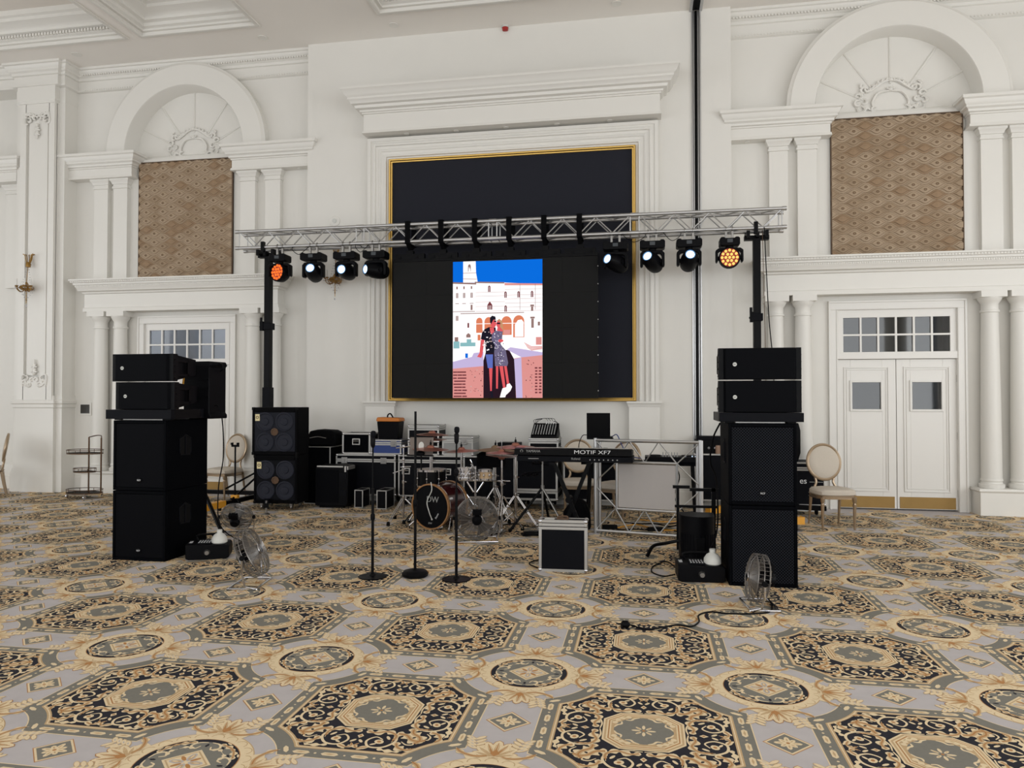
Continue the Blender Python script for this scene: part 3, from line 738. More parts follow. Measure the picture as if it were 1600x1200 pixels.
# ------------------------------------------------------------------ ceiling and wall fittings
def downlight(x, y, z, label, r=.075, rot=(0, 0, 0)):
    t = thing('downlight', label, 'ceiling light', (x, y, z), 0, 'recessed downlights')
    MB().lathe([(r * .72, -.006), (r, -.010), (r, -.001), (r * .7, .0)], seg=24).build('trim_ring', 'trim_paint', parent=t)
    MB().lathe([(r * .70, -.002), (r * .5, -.004), (.002, -.004)], seg=20).build('lens', 'white_plastic', parent=t)
for x, y, l in ((-9.19, 10.58, 'recessed round ceiling light beside the giant pilaster cornice'), (-5.885, 10.6, 'recessed round ceiling light right of the corner of the middle coffer'), (-3.73, 10.59, 'recessed round ceiling light below the dentilled coffer corner'), (-.38, 10.57, 'recessed round ceiling light just left of the ceiling track')):
    downlight(x, y, CEIL, l)
HO = ('first from the left', 'second from the left', 'middle one', 'second from the right', 'last at the right')
for i, x in enumerate((-3.6, -2.81, -2.04, -1.27, -.49)): downlight(x, 10.82, 5.65, 'small spotlight recessed under the hood over the screen, ' + HO[i], .04)
downlight(-5.5, 11.08, 5.30, 'small spotlight under the entablature left of the centre wall', .035)
downlight(1.48, 11.08, 5.30, 'small spotlight under the entablature right of the centre wall', .035)
t = thing('fire_alarm', 'small red fire alarm sounder on the ceiling edge above the hood', 'alarm', (-2.07, BLK - .03, CEIL - .0))
MB().lathe([(.055, -.03), (.055, 0)], seg=20).build('base', 'white_plastic', parent=t)
MB().lathe([(.02, -.075), (.042, -.07), (.048, -.03)], seg=20).build('sounder', 'red_light_plastic', parent=t, label='red sounder')
t = thing('wall_speaker', 'round white wall speaker above the left end of the truss', 'speaker', (-4.82, BLK, 4.38))
MB().lathe([(.085, 0), (.085, -.012), (.07, -.02)], axis='y', seg=28).build('rim', 'trim_paint', parent=t)
MB().lathe([(.035, -.018), (.035, -.03), (.028, -.032)], axis='y', seg=20).build('dome', 'white_plastic', parent=t)
t = thing('wall_keypad', 'small black touch keypad in a white plate on the left wall', 'keypad', (-9.45, WING, 1.39))
MB().box(-.12, .12, -.012, 0, -.11, .11).build('plate', 'trim_paint', parent=t, bevel=.004)
MB().box(-.085, .085, -.018, -.01, -.075, .075).build('display', 'bronze_glass', parent=t)

def sconce(x, y, z, label, s=1.0):
    t = thing('wall_sconce', label, 'wall light', (x, y, z), 0, 'crystal wall sconces')
    m = MB(); m.lathe([(.03, .42), (.05, .425), (.05, .50), (.04, .52)], (0, -.09, 0), seg=14)
    for k in range(7):
        a = PI + (k - 3) * .55; c, sn = math.cos(a - PI / 2), math.sin(a - PI / 2)
        m.tube(bez([(.04 * c, -.09 + .04 * sn, .50), (.07 * c, -.09 + .07 * sn, .58), (.10 * c, -.09 + .08 * sn, .66), (.15 * c, -.09 + .1 * sn, .68)], 4), .009, 5)
    m.tube([(0, -.09, .48), (0, -.02, .48)], .012, 6); m.build('crown', 'brass', parent=t, label='brass leaf crown')
    m = MB(); m.lathe([(.02, -.05), (.12, -.03), (.15, .0), (.13, .04), (.05, .07), (.02, .12)], (0, -.13, 0), seg=18); m.tube([(0, -.13, .1), (0, -.09, .44)], .008, 6); m.tube([(0, -.13, 0), (0, 0, 0)], .012, 6); m.tube([(0, -.13, -.03), (0, -.13, -.22), (0, -.13, -.3)], [.005, .012, .004], 6)
    m.build('body', 'brass', parent=t)
    ends = []
    for a in (205, 240, 300, 335):
        c, sn = math.cos(math.radians(a)), math.sin(math.radians(a)); R = .235
        MB().tube(bez([(0, -.13, 0), (R * .5 * c, -.13 + R * .35 * sn, -.07), (R * .9 * c, -.13 + R * .6 * sn, -.03), (R * c, -.13 + R * .7 * sn, .03)], 5), .009, 6).lathe([(.01, .02), (.035, .035), (.038, .042)], (R * c, -.13 + R * .7 * sn, 0), seg=10).build('arm', 'brass', parent=t)
        MB().lathe([(.013, .045), (.013, .15), (.006, .18)], (R * c, -.13 + R * .7 * sn, 0), seg=8).build('candle', 'candle', parent=t)
        ends.append((R * c, -.13 + R * .7 * sn))
    m = MB()
    for k in range(8):
        a = 2 * PI * k / 8
        for q in range(9):
            u = q / 8; rr = .03 + .11 * u ** 1.6; m.ball((rr * math.cos(a), -.13 + .04 * (1 - u) + rr * math.sin(a) * .8, .42 - .40 * u), .0075, n=3)
        for q in range(5):
            u = q / 4; rr = .14 * (1 - u) + .01; m.ball((rr * math.cos(a), -.13 + rr * math.sin(a), -.03 - .2 * u), .009, n=3)
    for (ex, ey) in ends:
        for q in range(5): a = q * 1.256; m.ball((ex + .032 * math.cos(a), ey + .032 * math.sin(a), .0), .008, n=3, sc=(1, 1, 2.2))
    m.ball((0, -.13, -.34), .022, n=4); m.build('crystal_drops', 'glass_drop', parent=t, kind='stuff'); t.scale = (.66, .8, .86)
sconce(-10.22, PF + .02, 3.42, 'gilt crystal wall sconce on the giant pilaster at left')
sconce(-4.77, BLK, 3.42, 'crystal wall sconce behind the hanging spotlights, left of the screen')

# ================================================================== THINGS
# ------------------------------------------------------------------ gold-framed video wall and what hangs before it
t = thing('video_wall', 'big dark video wall in a gold frame in the centre wall', 'video wall', (-2.015, BLK, 1.53))
W2 = 1.895
MB().box(-W2 + .04, W2 - .04, -.022, 0, .03, 3.72).build('display_face', 'led_wall_face', parent=t)
m = MB(); gp = [(0, 0), (0, -.06), (.012, -.075), (.028, -.07), (.036, -.045), (.05, -.04), (.055, -.02), (.055, 0)]
vs = []
for d, y in gp: vs += [(-W2 + d, y, d), (-W2 + d, y, 3.765 - d), (W2 - d, y, 3.765 - d), (W2 - d, y, d)]
fs = [(i * 4 + j, i * 4 + (j + 1) % 4, (i + 1) * 4 + (j + 1) % 4, (i + 1) * 4 + j) for i in range(len(gp) - 1) for j in range(4)]
m.add(vs, fs).build('gold_frame', 'gold', parent=t, label='gold picture-frame edge')

# hanging screen: 6 x 4 cabinets of half a metre
SX0, SY = -3.64, 10.36
t = thing('hanging_screen', 'hanging video screen showing a couple before a palace, black bars beside', 'video screen', (SX0 + 1.5, SY, 1.575))
m = MB()
for i in range(6):
    for j in range(4):
        m.box(-1.5 + i * .5 + .0006, -1.5 + i * .5 + .4994, 0, .07, j * .5 + .0006, j * .5 + .4994)
m.build('screen_face', 'led_face', parent=t, smooth=False)
m = MB(); m.box(-1.5, 1.5, .005, .06, 2.005, 2.05)
for i in range(6):
    x = -1.25 + i * .5; m.box(x - .22, x + .22, .0, .07, 2.04, 2.12); m.box(x - .05, x + .05, -.005, .075, 2.10, 2.17)
m.build('fly_bar', 'black_metal', parent=t)
for i in range(12):
    x = -1.4 + i * .255; MB().box(x - .02, x + .02, -.012, .0, 2.05, 2.085).build('bracket', 'black_plastic', parent=t)
m = MB()
for k in range(8): m.box(1.495, 1.506, -.003, .003, .1 + k * .25, .112 + k * .25)
m.build('edge_pins', 'steel', parent=t)
# the picture on it
PALW = [('pic_blue', (10, 110, 225), 1.0), ('pic_white', (255, 250, 250), 1.15), ('pic_line', (205, 180, 175), 1.0), ('pic_roof', (150, 120, 115), 1.0), ('pic_arch', (225, 130, 95), 1.0), ('pic_pink', (225, 150, 145), 1.0),
        ('pic_lilac', (200, 185, 225), 1.0), ('pic_dark', (42, 26, 36), 1.0), ('pic_skin', (228, 92, 98), 1.0), ('pic_print', (112, 104, 132), 1.0), ('pic_denim', (96, 112, 190), 1.0), ('pic_black', (30, 28, 40), 1.0), ('pic_brick', (120, 62, 66), 1.0), ('pic_teal', (140, 190, 195), 1.0), ('pic_hair', (200, 150, 110), 1.0)]
for n_, c_, s_ in PALW: emis(n_, c_, s_ * 1.3)
PI_ = {n_[4:]: i for i, (n_, _, _) in enumerate(PALW)}
pm = MB(); PX0 = .905 - 1.5   # left edge of the picture on the screen
def pv(x, y): return ((x - 57) / 730 * 1.31 - .595, (1155 - y) / 1085 * 1.975 + .005)
def pp(layer, m_, pts): pm.add([(pv(*p)[0], -.0008 - .0004 * layer, pv(*p)[1]) for p in pts], [tuple(range(len(pts)))], PI_[m_])
def pr(layer, m_, x0, y0, x1, y1): pp(layer, m_, [(x0, y0), (x1, y0), (x1, y1), (x0, y1)])
pr(0, 'blue', 57, 70, 787, 270); pr(1, 'white', 57, 268, 787, 1155); pp(1, 'white', [(57, 235), (245, 240), (480, 246), (600, 255), (787, 268), (787, 400), (57, 400)])
pp(2, 'roof', [(57, 232), (250, 243), (250, 256), (57, 245)]); pp(2, 'roof', [(235, 232), (480, 243), (480, 254), (240, 244)]); pp(2, 'pink', [(482, 250), (787, 262), (787, 276), (482, 268)])
pp(2, 'white', [(142, 70), (245, 70), (248, 160), (262, 238), (142, 238)]); pp(3, 'line', [(142, 160), (248, 160), (248, 166), (142, 166)]); pp(3, 'line', [(142, 205), (255, 210), (255, 216), (142, 211)])
pp(3, 'roof', [(182, 152), (182, 105), (188, 95), (198, 92), (205, 105), (205, 152)]); pp(4, 'white', [(186, 152), (190, 112), (200, 130), (203, 152)])
for y in (318, 348, 395, 430, 468): pr(3, 'line', 245, y, 485, y + 3)
for y in (300, 345, 375, 408, 440, 470): pr(3, 'line', 485, y, 785, y + 3)
pr(3, 'roof', 57, 466, 240, 471); pr(3, 'roof', 120, 482, 640, 488)
for x in (85, 143, 205): pr(4, 'roof', x, 268, x + 12, 290); pr(4, 'roof', x - 2, 320, x + 16, 360); pr(4, 'roof', x - 8, 402, x + 22, 407); pr(5, 'white', x + 5, 322, x + 8, 358)
pr(4, 'roof', 204, 416, 220, 458); pr(4, 'roof', 82, 502, 102, 542); pr(5, 'white', 90, 502, 93, 542); pr(4, 'brick', 178, 560, 192, 598)
for x, y in ((347, 265), (480, 315), (586, 315), (694, 315), (481, 425)): pp(4, 'brick', [(x, y + 52), (x, y + 10), (x + 10, y), (x + 20, y + 10), (x + 20, y + 52)]); pr(5, 'white', x + 8, y + 12, x + 11, y + 52)
pp(4, 'brick', [(342, 458), (342, 420), (361, 392), (382, 420), (382, 458)]); pr(5, 'white', 353, 425, 357, 458); pr(5, 'white', 367, 425, 371, 458)
for x in (605, 728): pr(3, 'roof', x, 262, x + 3, 465)
def parch(x, w, y0, y1, m_='arch'):
    pp(4, m_, [(x, y1)] + [(x + w / 2 - w / 2 * math.cos(a), y0 + w / 2 * 1.1 * (1 - math.sin(a))) for a in [PI * i / 10 for i in range(11)]] + [(x + w, y1)])
parch(250, 52, 520, 640); parch(318, 70, 516, 630); parch(456, 84, 512, 660); parch(552, 90, 506, 680)
pp(5, 'white', [(566, 676), (566, 580), (590, 545), (620, 540), (636, 560), (636, 676)]); pp(5, 'pink', [(470, 620), (530, 620), (525, 655), (475, 655)])
for x0 in (250, 318, 456, 552): pr(5, 'white', x0, 566, x0 + 86, 571)
pp(4, 'roof', [(168, 676), (168, 655), (186, 640), (204, 655), (204, 676)]); pr(4, 'teal', 62, 706, 112, 762); pr(4, 'teal', 118, 716, 244, 746); pr(5, 'roof', 72, 672, 102, 706); pr(5, 'teal', 172, 690, 210, 722)
# fountain at right
for x, y, w_, h in ((690, 425, 30, 14), (696, 440, 18, 35), (690, 520, 36, 14), (698, 535, 20, 72), (735, 680, 46, 60), (750, 560, 18, 30)): pr(4, 'roof' if w_ < 40 else 'pink', x, y, x + w_, y + h)
for i in range(4): pp(5, 'pink', [(640 + i * 8, 720 + i * 12), (700, 752 + i * 9), (785, 752 + i * 6), (785, 757 + i * 6), (700, 758 + i * 9), (642 + i * 8, 726 + i * 12)])
pr(5, 'arch', 262, 655, 286, 700); pr(4, 'blue', 160, 802, 182, 838)
# parapet
pp(6, 'lilac', [(57, 868), (215, 830), (230, 800), (310, 790), (310, 905), (57, 925)]); pp(6, 'lilac', [(500, 775), (530, 757), (640, 775), (787, 800), (787, 822), (620, 838)])
pp(6, 'pink', [(57, 922), (310, 903), (310, 1155), (57, 1155)]); pp(6, 'dark', [(310, 860), (330, 790), (500, 778), (520, 780), (565, 860), (575, 1155), (310, 1155)]); pp(6, 'pink', [(560, 845), (620, 836), (787, 820), (787, 1155), (575, 1155)]); pp(7, 'lilac', [(560, 850), (618, 838), (628, 1155), (577, 1155)])
rr = random.Random(2)
for y in range(945, 1150, 24):
    for x in (64, 96, 132): pr(8, 'brick', x + rr.randint(-4, 4), y, x + 26 + rr.randint(0, 16), y + 11)
    for x in (725, 757): pr(8, 'brick', x + rr.randint(-3, 4), y - 30, x + 22, y - 18)
for k in range(60):
    x, y = (rr.uniform(200, 305), rr.uniform(930, 1150)) if k % 2 else (rr.uniform(640, 715), rr.uniform(850, 1150)); pr(8, 'brick' if k % 3 else 'line', x, y, x + rr.uniform(3, 9), y + rr.uniform(3, 9))
# couple
pp(9, 'skin', [(308, 680), (288, 700), (278, 800), (258, 830), (292, 838), (302, 815), (318, 700)])
pp(9, 'denim', [(328, 812), (388, 812), (386, 920), (346, 920)]); pp(9, 'skin', [(356, 920), (384, 920), (378, 1100), (366, 1100)]); pp(9, 'skin', [(412, 900), (432, 900), (428, 1082), (414, 1082)]); pp(9, 'black', [(364, 1100), (386, 1100), (392, 1155), (372, 1155)])
pp(10, 'black', [(320, 612), (355, 596), (410, 600), (415, 700), (398, 800), (330, 800), (322, 700), (288, 690), (298, 640)])
for k in range(26): x, y = rr.uniform(302, 400), rr.uniform(615, 790); pr(11, 'white' if k % 2 else 'line', x, y, x + rr.uniform(5, 16), y + rr.uniform(4, 10))
pp(11, 'skin', [(362, 600), (395, 600), (400, 640), (378, 655), (366, 635)]); pp(11, 'skin', ell(392, 568, 24, 34)); pp(12, 'black', [(364, 555), (364, 520), (382, 506), (408, 514), (412, 540), (392, 538), (380, 560), (372, 575)]); pr(12, 'black', 396, 545, 416, 556)
pp(11, 'hair', [(420, 545), (440, 532), (464, 552), (476, 640), (452, 650), (430, 600)]); pp(12, 'skin', ell(432, 574, 17, 26)); pr(13, 'black', 420, 562, 448, 574); pp(12, 'skin', [(426, 596), (446, 596), (470, 625), (470, 640), (420, 625)])
pp(13, 'print', [(408, 625), (468, 632), (462, 690), (452, 735), (492, 780), (512, 880), (505, 905), (405, 905), (398, 800), (404, 740), (378, 700), (380, 650)])
for k in range(90): x, y = rr.uniform(385, 462) + (22 if 1 else 0) * 0, rr.uniform(640, 895); pr(14, ('black', 'white', 'lilac')[k % 3], x + (y - 640) * .1, y, x + (y - 640) * .1 + rr.uniform(3, 7), y + rr.uniform(3, 9))
pp(15, 'skin', ell(452, 705, 22, 12)); pp(15, 'skin', [(440, 905), (470, 905), (492, 1080), (472, 1085)]); pp(15, 'skin', [(478, 905), (500, 905), (520, 1040), (502, 1050)])
pp(16, 'white', [(466, 1080), (500, 1070), (502, 1110), (488, 1150), (444, 1152), (456, 1110)]); pp(16, 'white', [(500, 1050), (524, 1040), (544, 1068), (530, 1100), (498, 1130), (492, 1110)])
pm.build('picture', [n_ for n_, _, _ in PALW], parent=t, smooth=False, label='bright picture of a couple kissing in an old town square')

# ------------------------------------------------------------------ overhead truss
TY0, TY1, TZ0, TZ1 = 10.28, 10.52, 3.86, 4.11
t = thing('truss', 'long horizontal aluminium box truss spanning the two towers', 'truss', (-2.13, 10.40, 3.985))
for k in range(4):
    x0 = -4 + k * 2 + .01; x1 = x0 + 1.98; m = MB()
    for y in (-.12, .12):
        for z in (-.125, .125): m.tube([(x0, y, z), (x1, y, z)], .025, 10)
    n = 4; L = (x1 - x0 - .12) / n
    for i in range(n):
        a = x0 + .06 + i * L; b = a + L / 2; c = a + L
        for y in (-.12, .12): m.tube([(a, y, .115), (b, y, -.115)], .009, 6); m.tube([(b, y, -.115), (c, y, .115)], .009, 6)
        for z in (-.125, .125): m.tube([(a, -.11, z), (b, .11, z)], .009, 6); m.tube([(b, .11, z), (c, -.11, z)], .009, 6)
    for x in (x0 + .05, x1 - .05):
        for y in (-.12, .12): m.tube([(x, y, -.12), (x, y, .12)], .009, 6)
        for z in (-.125, .125): m.tube([(x, -.12, z), (x, .12, z)], .009, 6)
    for x in (x0, x1):
        for y in (-.12, .12):
            for z in (-.125, .125): m.tube([(x - .045 if x == x1 else x - .01, y, z), (x + .01 if x == x1 else x + .045, y, z)], .030, 10)
    m.build('truss_section', 'aluminium', parent=t)
for i, x in enumerate((-3.39, -2.89, -2.39, -1.89, -1.39, -.89)):
    s_ = thing('lifting_sling', 'black lifting sling over the truss holding up the hanging screen, %s' % ('first from the left', 'second from the left', 'third from the left', 'third from the right', 'second from the right', 'last on the right')[i], 'sling', (x, 10.40, 3.70), 0, 'slings holding the hanging screen')
    m = MB(); w_ = .038
    m.box(-w_, w_, -.158, -.148, .13, .45); m.box(-w_, w_, .148, .158, .13, .45); m.box(-w_, w_, -.158, .158, .443, .452)
    m.box(-w_, w_, -.158, .158, .125, .133)
    for s2 in (-1, 1): m.add([(-.03, s2 * .15, .13), (.03, s2 * .15, .13), (.03, 0, .05), (-.03, 0, .05), (-.03, s2 * .13, .13), (.03, s2 * .13, .13)], [(0, 1, 2, 3), (4, 5, 2, 3)])
    m.build('webbing', 'black_fabric', parent=s_)
    MB().ring((0, 0, .035), .022, .006, 'y', 16).build('shackle', 'steel', parent=s_)
    MB().tube([(0, 0, .015), (0, 0, -.04)], .008, 6).build('eye_bolt', 'steel', parent=s_)

# ------------------------------------------------------------------ moving-head lamps on the front chord
lens_w = emis('lens_white', (215, 240, 255), 3.2); emis('lens_halo', (120, 175, 235), .9); emis('led_orange', (255, 120, 50), 1.5); emis('led_amber', (255, 205, 110), 1.7)
mat('wash_glow', (90, 22, 14), 0.5, emit=(255, 60, 20), estr=.25)
mat('display', (30, 32, 36), .3, emit=(200, 220, 230), estr=.04)
def aimM(d):
    d = Vector(d).normalized(); return d.to_track_quat('-Y', 'Z').to_matrix().to_4x4()
def lamp_base(t, w_, label=None):
    for s_ in (-1, 1):
        m = MB(); x = s_ * .055 * w_ / .17; m.ring((x, 0, 0), .031, .008, 'x', 14); m.box(x - .014, x + .014, -.016, .016, -.125, -.028); m.build('clamp', 'steel', parent=t)
    m = MB(); h = w_
    m.prism([(-h, -.055), (-h + .025, -.075), (h - .025, -.075), (h, -.055), (h, .04), (h - .02, .06), (h - .06, .055), (h - .07, .04), (-h + .07, .04), (-h + .06, .055), (-h + .02, .06), (-h, .04)], 'x', -1, 1)
    m = MB(); pr_ = [(-h, -.05), (-h + .02, -.065), (-.06, -.065), (.06, -.065), (h - .02, -.065), (h, -.05), (h, .03), (h - .02, .05), (h - .055, .05), (h - .07, .035), (-h + .07, .035), (-h + .055, .05), (-h + .02, .05), (-h, .03)]
    m.prism(pr_, 'y', -.11, .11); m.xf(Matrix.Translation((0, 0, -.175)))
    b = m.build('base', 'black_plastic', parent=t, bevel=.006)
    MB().box(-.035, .035, -.114, -.108, -.20, -.155).build('display_panel', 'display', b)
    MB().lathe([(.05, -.262), (.05, -.24)], seg=16).build('pan_bearing', 'black_metal', parent=t)
def spot(x, aim, label, y=TY0):
    t = thing('moving_head_light', label, 'stage light', (x, y, TZ0), 0, 'white moving-head spotlights on the truss')
    lamp_base(t, .17)
    m = MB(); o_ = [(-.165, -.47), (-.165, -.30), (-.13, -.262), (.13, -.262), (.165, -.30), (.165, -.47), (.15, -.49), (.125, -.47), (.125, -.33), (.10, -.305), (-.10, -.305), (-.125, -.33), (-.125, -.47), (-.15, -.49)]
    m.prism(o_, 'y', -.05, .05); m.build('yoke', 'black_plastic', parent=t, bevel=.008)
    M = Matrix.Translation((0, 0, -.41)) @ aimM(aim)
    m = MB(); m.lathe([(.03, .19), (.085, .18), (.11, .13), (.118, .04), (.112, -.06), (.095, -.12), (.078, -.17), (.075, -.185), (.068, -.19), (.066, -.175)], axis='y', seg=24); m.tube([(-.13, 0, 0), (.13, 0, 0)], .03, 10)
    h = m.xf(M).build('head', 'black_plastic', parent=t)
    MB().lathe([(.056, -.178), (.045, -.188), (.002, -.192)], axis='y', seg=24).xf(M).build('lens', 'lens_white', h, label='glowing white lens')
    MB().lathe([(.066, -.180), (.066, -.186), (.056, -.186), (.056, -.180), (.066, -.180)], axis='y', seg=24).xf(M).build('lens_halo_ring', 'lens_halo', h)  # bluish emissive ring imitating the glow around the lit lens
def wash(x, aim, label, on, y=TY0):
    t = thing('wash_light', label, 'stage light', (x, y, TZ0), 0, 'coloured wash lights at the truss ends')
    lamp_base(t, .13)
    m = MB(); o_ = [(-.18, -.44), (-.18, -.29), (-.14, -.262), (.14, -.262), (.18, -.29), (.18, -.44), (.165, -.46), (.15, -.44), (.15, -.32), (.12, -.30), (-.12, -.30), (-.15, -.32), (-.15, -.44), (-.165, -.46)]
    m.prism(o_, 'y', -.05, .05); m.build('yoke', 'black_plastic', parent=t, bevel=.008)
    M = Matrix.Translation((0, 0, -.395)) @ aimM(aim)
    m = MB(); m.lathe([(.06, .12), (.10, .11), (.135, .06), (.142, 0), (.142, -.05), (.135, -.07), (.125, -.07), (.122, -.05)], axis='y', seg=28); m.tube([(-.155, 0, 0), (.155, 0, 0)], .03, 10)
    h = m.xf(M).build('head', 'black_plastic', parent=t)
    MB().lathe([(.122, -.055), (.002, -.056)], axis='y', seg=28).xf(M).build('lens_plate', 'wash_glow', h)
    m = MB()
    for q, (r_, k_) in enumerate(((0, 1), (.049, 6), (.098, 12))):
        for i in range(k_):
            a = 2 * PI * i / k_; m.lathe([(.019, -.055), (.019, -.066), (.012, -.072), (.001, -.073)], (r_ * math.cos(a), 0, r_ * math.sin(a)), axis='y', seg=10)
    m.xf(M).build('lens_cluster', on, h, label='cluster of nineteen glowing lenses', kind='stuff')
wash(-5.40, (-.35, -1, .05), 'wash light glowing orange at the left end of the truss', 'led_orange')
spot(-4.86, (.15, -1, .22), 'white beam light on the truss beside the orange-glowing one')
spot(-4.34, (-.02, -1, .02), 'white beam light on the truss before the crystal sconce')
spot(-3.88, (-.75, -1, .0), 'white beam light just left of the hanging screen, its head turned left')
spot(-.39, (-.75, -1, .25), 'white beam light just right of the hanging screen, before the dark video wall')
spot(.11, (-.42, -1, .32), 'white beam light on the truss in front of the stepped white frame')
spot(.60, (.05, -1, .30), 'white beam light on the truss in front of the partition rail')
wash(1.13, (-.02, -1, .0), 'wash light glowing amber at the right end of the truss', 'led_amber')

# ------------------------------------------------------------------ towers carrying the truss
def tower(x, y, legs, label, knobx):
    t = thing('lifting_tower', label, 'tower', (x, y, 0), 0)
    MB().box(-.048, .048, -.048, .048, 1.6, 3.74).build('inner_mast', 'black_metal', parent=t, bevel=.004)
    MB().box(-.062, .062, -.062, .062, .12, 1.74).build('outer_mast', 'dark_panel', parent=t, bevel=.004); MB().box(-.07, .07, -.07, .07, 2.62, 2.72).build('mast_collar', 'dark_panel', parent=t, bevel=.004)
    m = MB(); m.tube([(-.11, -.06, 2.66), (-.05, -.06, 2.66)], .012, 8); m.box(-.10, -.05, -.08, -.04, 2.60, 2.74); m.tube([(-.085, -.06, 2.72), (-.085, -.06, 2.80)], .018, 8); m.build('lock_knob', 'black_plastic', parent=t)
    m = MB(); m.box(-.16, .16, -.04, .05, 3.72, 3.78); m.box(-.14, -.10, -.13, .14, 3.74, 3.83); m.box(.10, .14, -.13, .14, 3.74, 3.83)
    m.box(-.02, .02, -.14, .16, 3.74, 3.80); m.box(-.05, -.0, -.16, -.10, 3.78, 3.94)
    m.build('fork', 'black_metal', parent=t)
    MB().box(-.14, .14, -.12, .12, .09, .28).build('base', 'black_metal', parent=t, bevel=.008)
    MB().lathe([(.05, -.07), (.05, .07)], (.10, 0, .9), 'y', 16).tube([(.10, -.07, .9), (.10, -.16, .98)], .01, 6).build('winch', 'steel', parent=t)
    for (a, L, yel) in legs:
        c, s_ = math.cos(math.radians(a)), math.sin(math.radians(a)); R = Matrix.Rotation(math.radians(a), 4, 'Z')
        lg = MB().box(.10, L, -.03, .03, .10, .16).xf(R).build('outrigger', 'black_metal', parent=t)
        if yel: MB().box(L - .42, L + .02, -.045, .045, .09, .175).xf(R).build('outrigger_end', 'yellow_paint', lg, label='yellow outrigger end')
        MB().tube([(L - .05, 0, .02), (L - .05, 0, .19)], .014, 8).lathe([(.05, 0), (.05, .012), (.015, .03)], (L - .05, 0, 0), seg=12).xf(R).build('jack', 'steel', lg)
        MB().tube([(.08, 0, .5), (L * .6, 0, .16)], .015, 6).xf(R).build('brace', 'black_metal', lg)
    return t
tower(-5.65, 10.40, [(-92, 1.55, True), (-62, 1.35, False), (178, 1.25, False), (80, .42, False)], 'black lifting tower with yellow-ended legs carrying the left end of the truss', 0)
tower(1.50, 10.40, [(-76, 1.25, True), (-140, .9, True), (-9, .85, False), (95, .42, False)], 'black lifting tower with yellow-ended legs carrying the right end of the truss', 0)
# cables
def cable(name, pts, r, label, m_='black_plastic', group=None, n=8):
    o = MB().tube(bez(pts, n), r, 6).build(name, m_); return tag(o, label, 'cable', group)
cable('hanging_cable', [(1.58, 10.25, 3.86), (1.60, 10.24, 3.3), (1.63, 10.22, 2.6), (1.68, 10.2, 1.9), (1.66, 10.15, 1.0), (1.62, 10.05, .3), (1.60, 9.7, .012)], .007, 'black cable hanging slack beside the right tower mast')
cable('hanging_cable', [(1.56, 10.29, 3.86), (1.57, 10.27, 3.2), (1.585, 10.26, 2.2), (1.59, 10.26, 1.2), (1.585, 10.2, .4), (1.75, 9.95, .012)], .004, 'thin red-brown cable hanging beside the right tower mast', 'brown_dark')
for i, (x0, x1, lab) in enumerate(((-5.2, -4.95, 'between the orange wash light and the next lamp'), (-4.2, -4.0, 'between the two lamps left of the screen'), (-.3, .02, 'between the two lamps right of the screen'), (.25, .5, 'beside the partition rail'))):
    cable('lamp_cable', [(x0, 10.36, 3.90), (x0 + .03, 10.20, 3.80), ((x0 + x1) / 2, 10.22, 3.72), (x1 - .02, 10.22, 3.78), (x1, 10.38, 3.89)], .005, 'short black cable looping below the truss ' + lab, group='cables on the truss')

# ------------------------------------------------------------------ loudspeakers
def sub(name_lab, x0, y0, z0, w_, h_, d_, grille, side):
    t = thing('subwoofer', name_lab, 'loudspeaker', (x0 + w_ / 2, y0, z0), 0, 'big subwoofers')
    hw = w_ / 2
    m = MB(); m.box(-hw, hw, .03, d_, 0, h_); m.box(-hw, -hw + .025, 0, .03, 0, h_); m.box(hw - .025, hw, 0, .03, 0, h_); m.box(-hw + .025, hw - .025, 0, .03, 0, .03); m.box(-hw + .025, hw - .025, 0, .03, h_ - .03, h_)
    c = m.build('cabinet', 'black_wood', parent=t, bevel=.004)
    MB().box(-hw + .028, hw - .028, .006, .02, .033, h_ - .033).build('grille', grille, parent=t)
    b = MB().lathe([(.028, .006), (.028, 0), (.024, -.002)], (0, 0, .10), 'y', 18, sy=.8).build('badge', 'black_plastic', parent=t, label='round badge with white letters')
    text('badge_letters', 'RCF', .021, 'white_ink', b, (0, -.0035, .10))
    for s_ in (-1, 1):
        m = MB(); X = s_ * hw; y = d_ * .45; z = h_ * .62
        pts = [(y - .075, z - .09), (y + .075, z - .09), (y + .09, z - .06), (y + .09, z + .07), (y, z + .11), (y - .09, z + .07), (y - .09, z - .06)]
        m.tube([(X, a, b_) for a, b_ in pts], .007, 6, closed=True); m.prism(pts, 'x', X, X + s_ * .002, 1); m.box(X - .0, X + s_ * .010, y - .013, y + .013, z - .085, z + .095)
        m.build('handle', ['dark_panel', 'rubber'], parent=t)
    return t
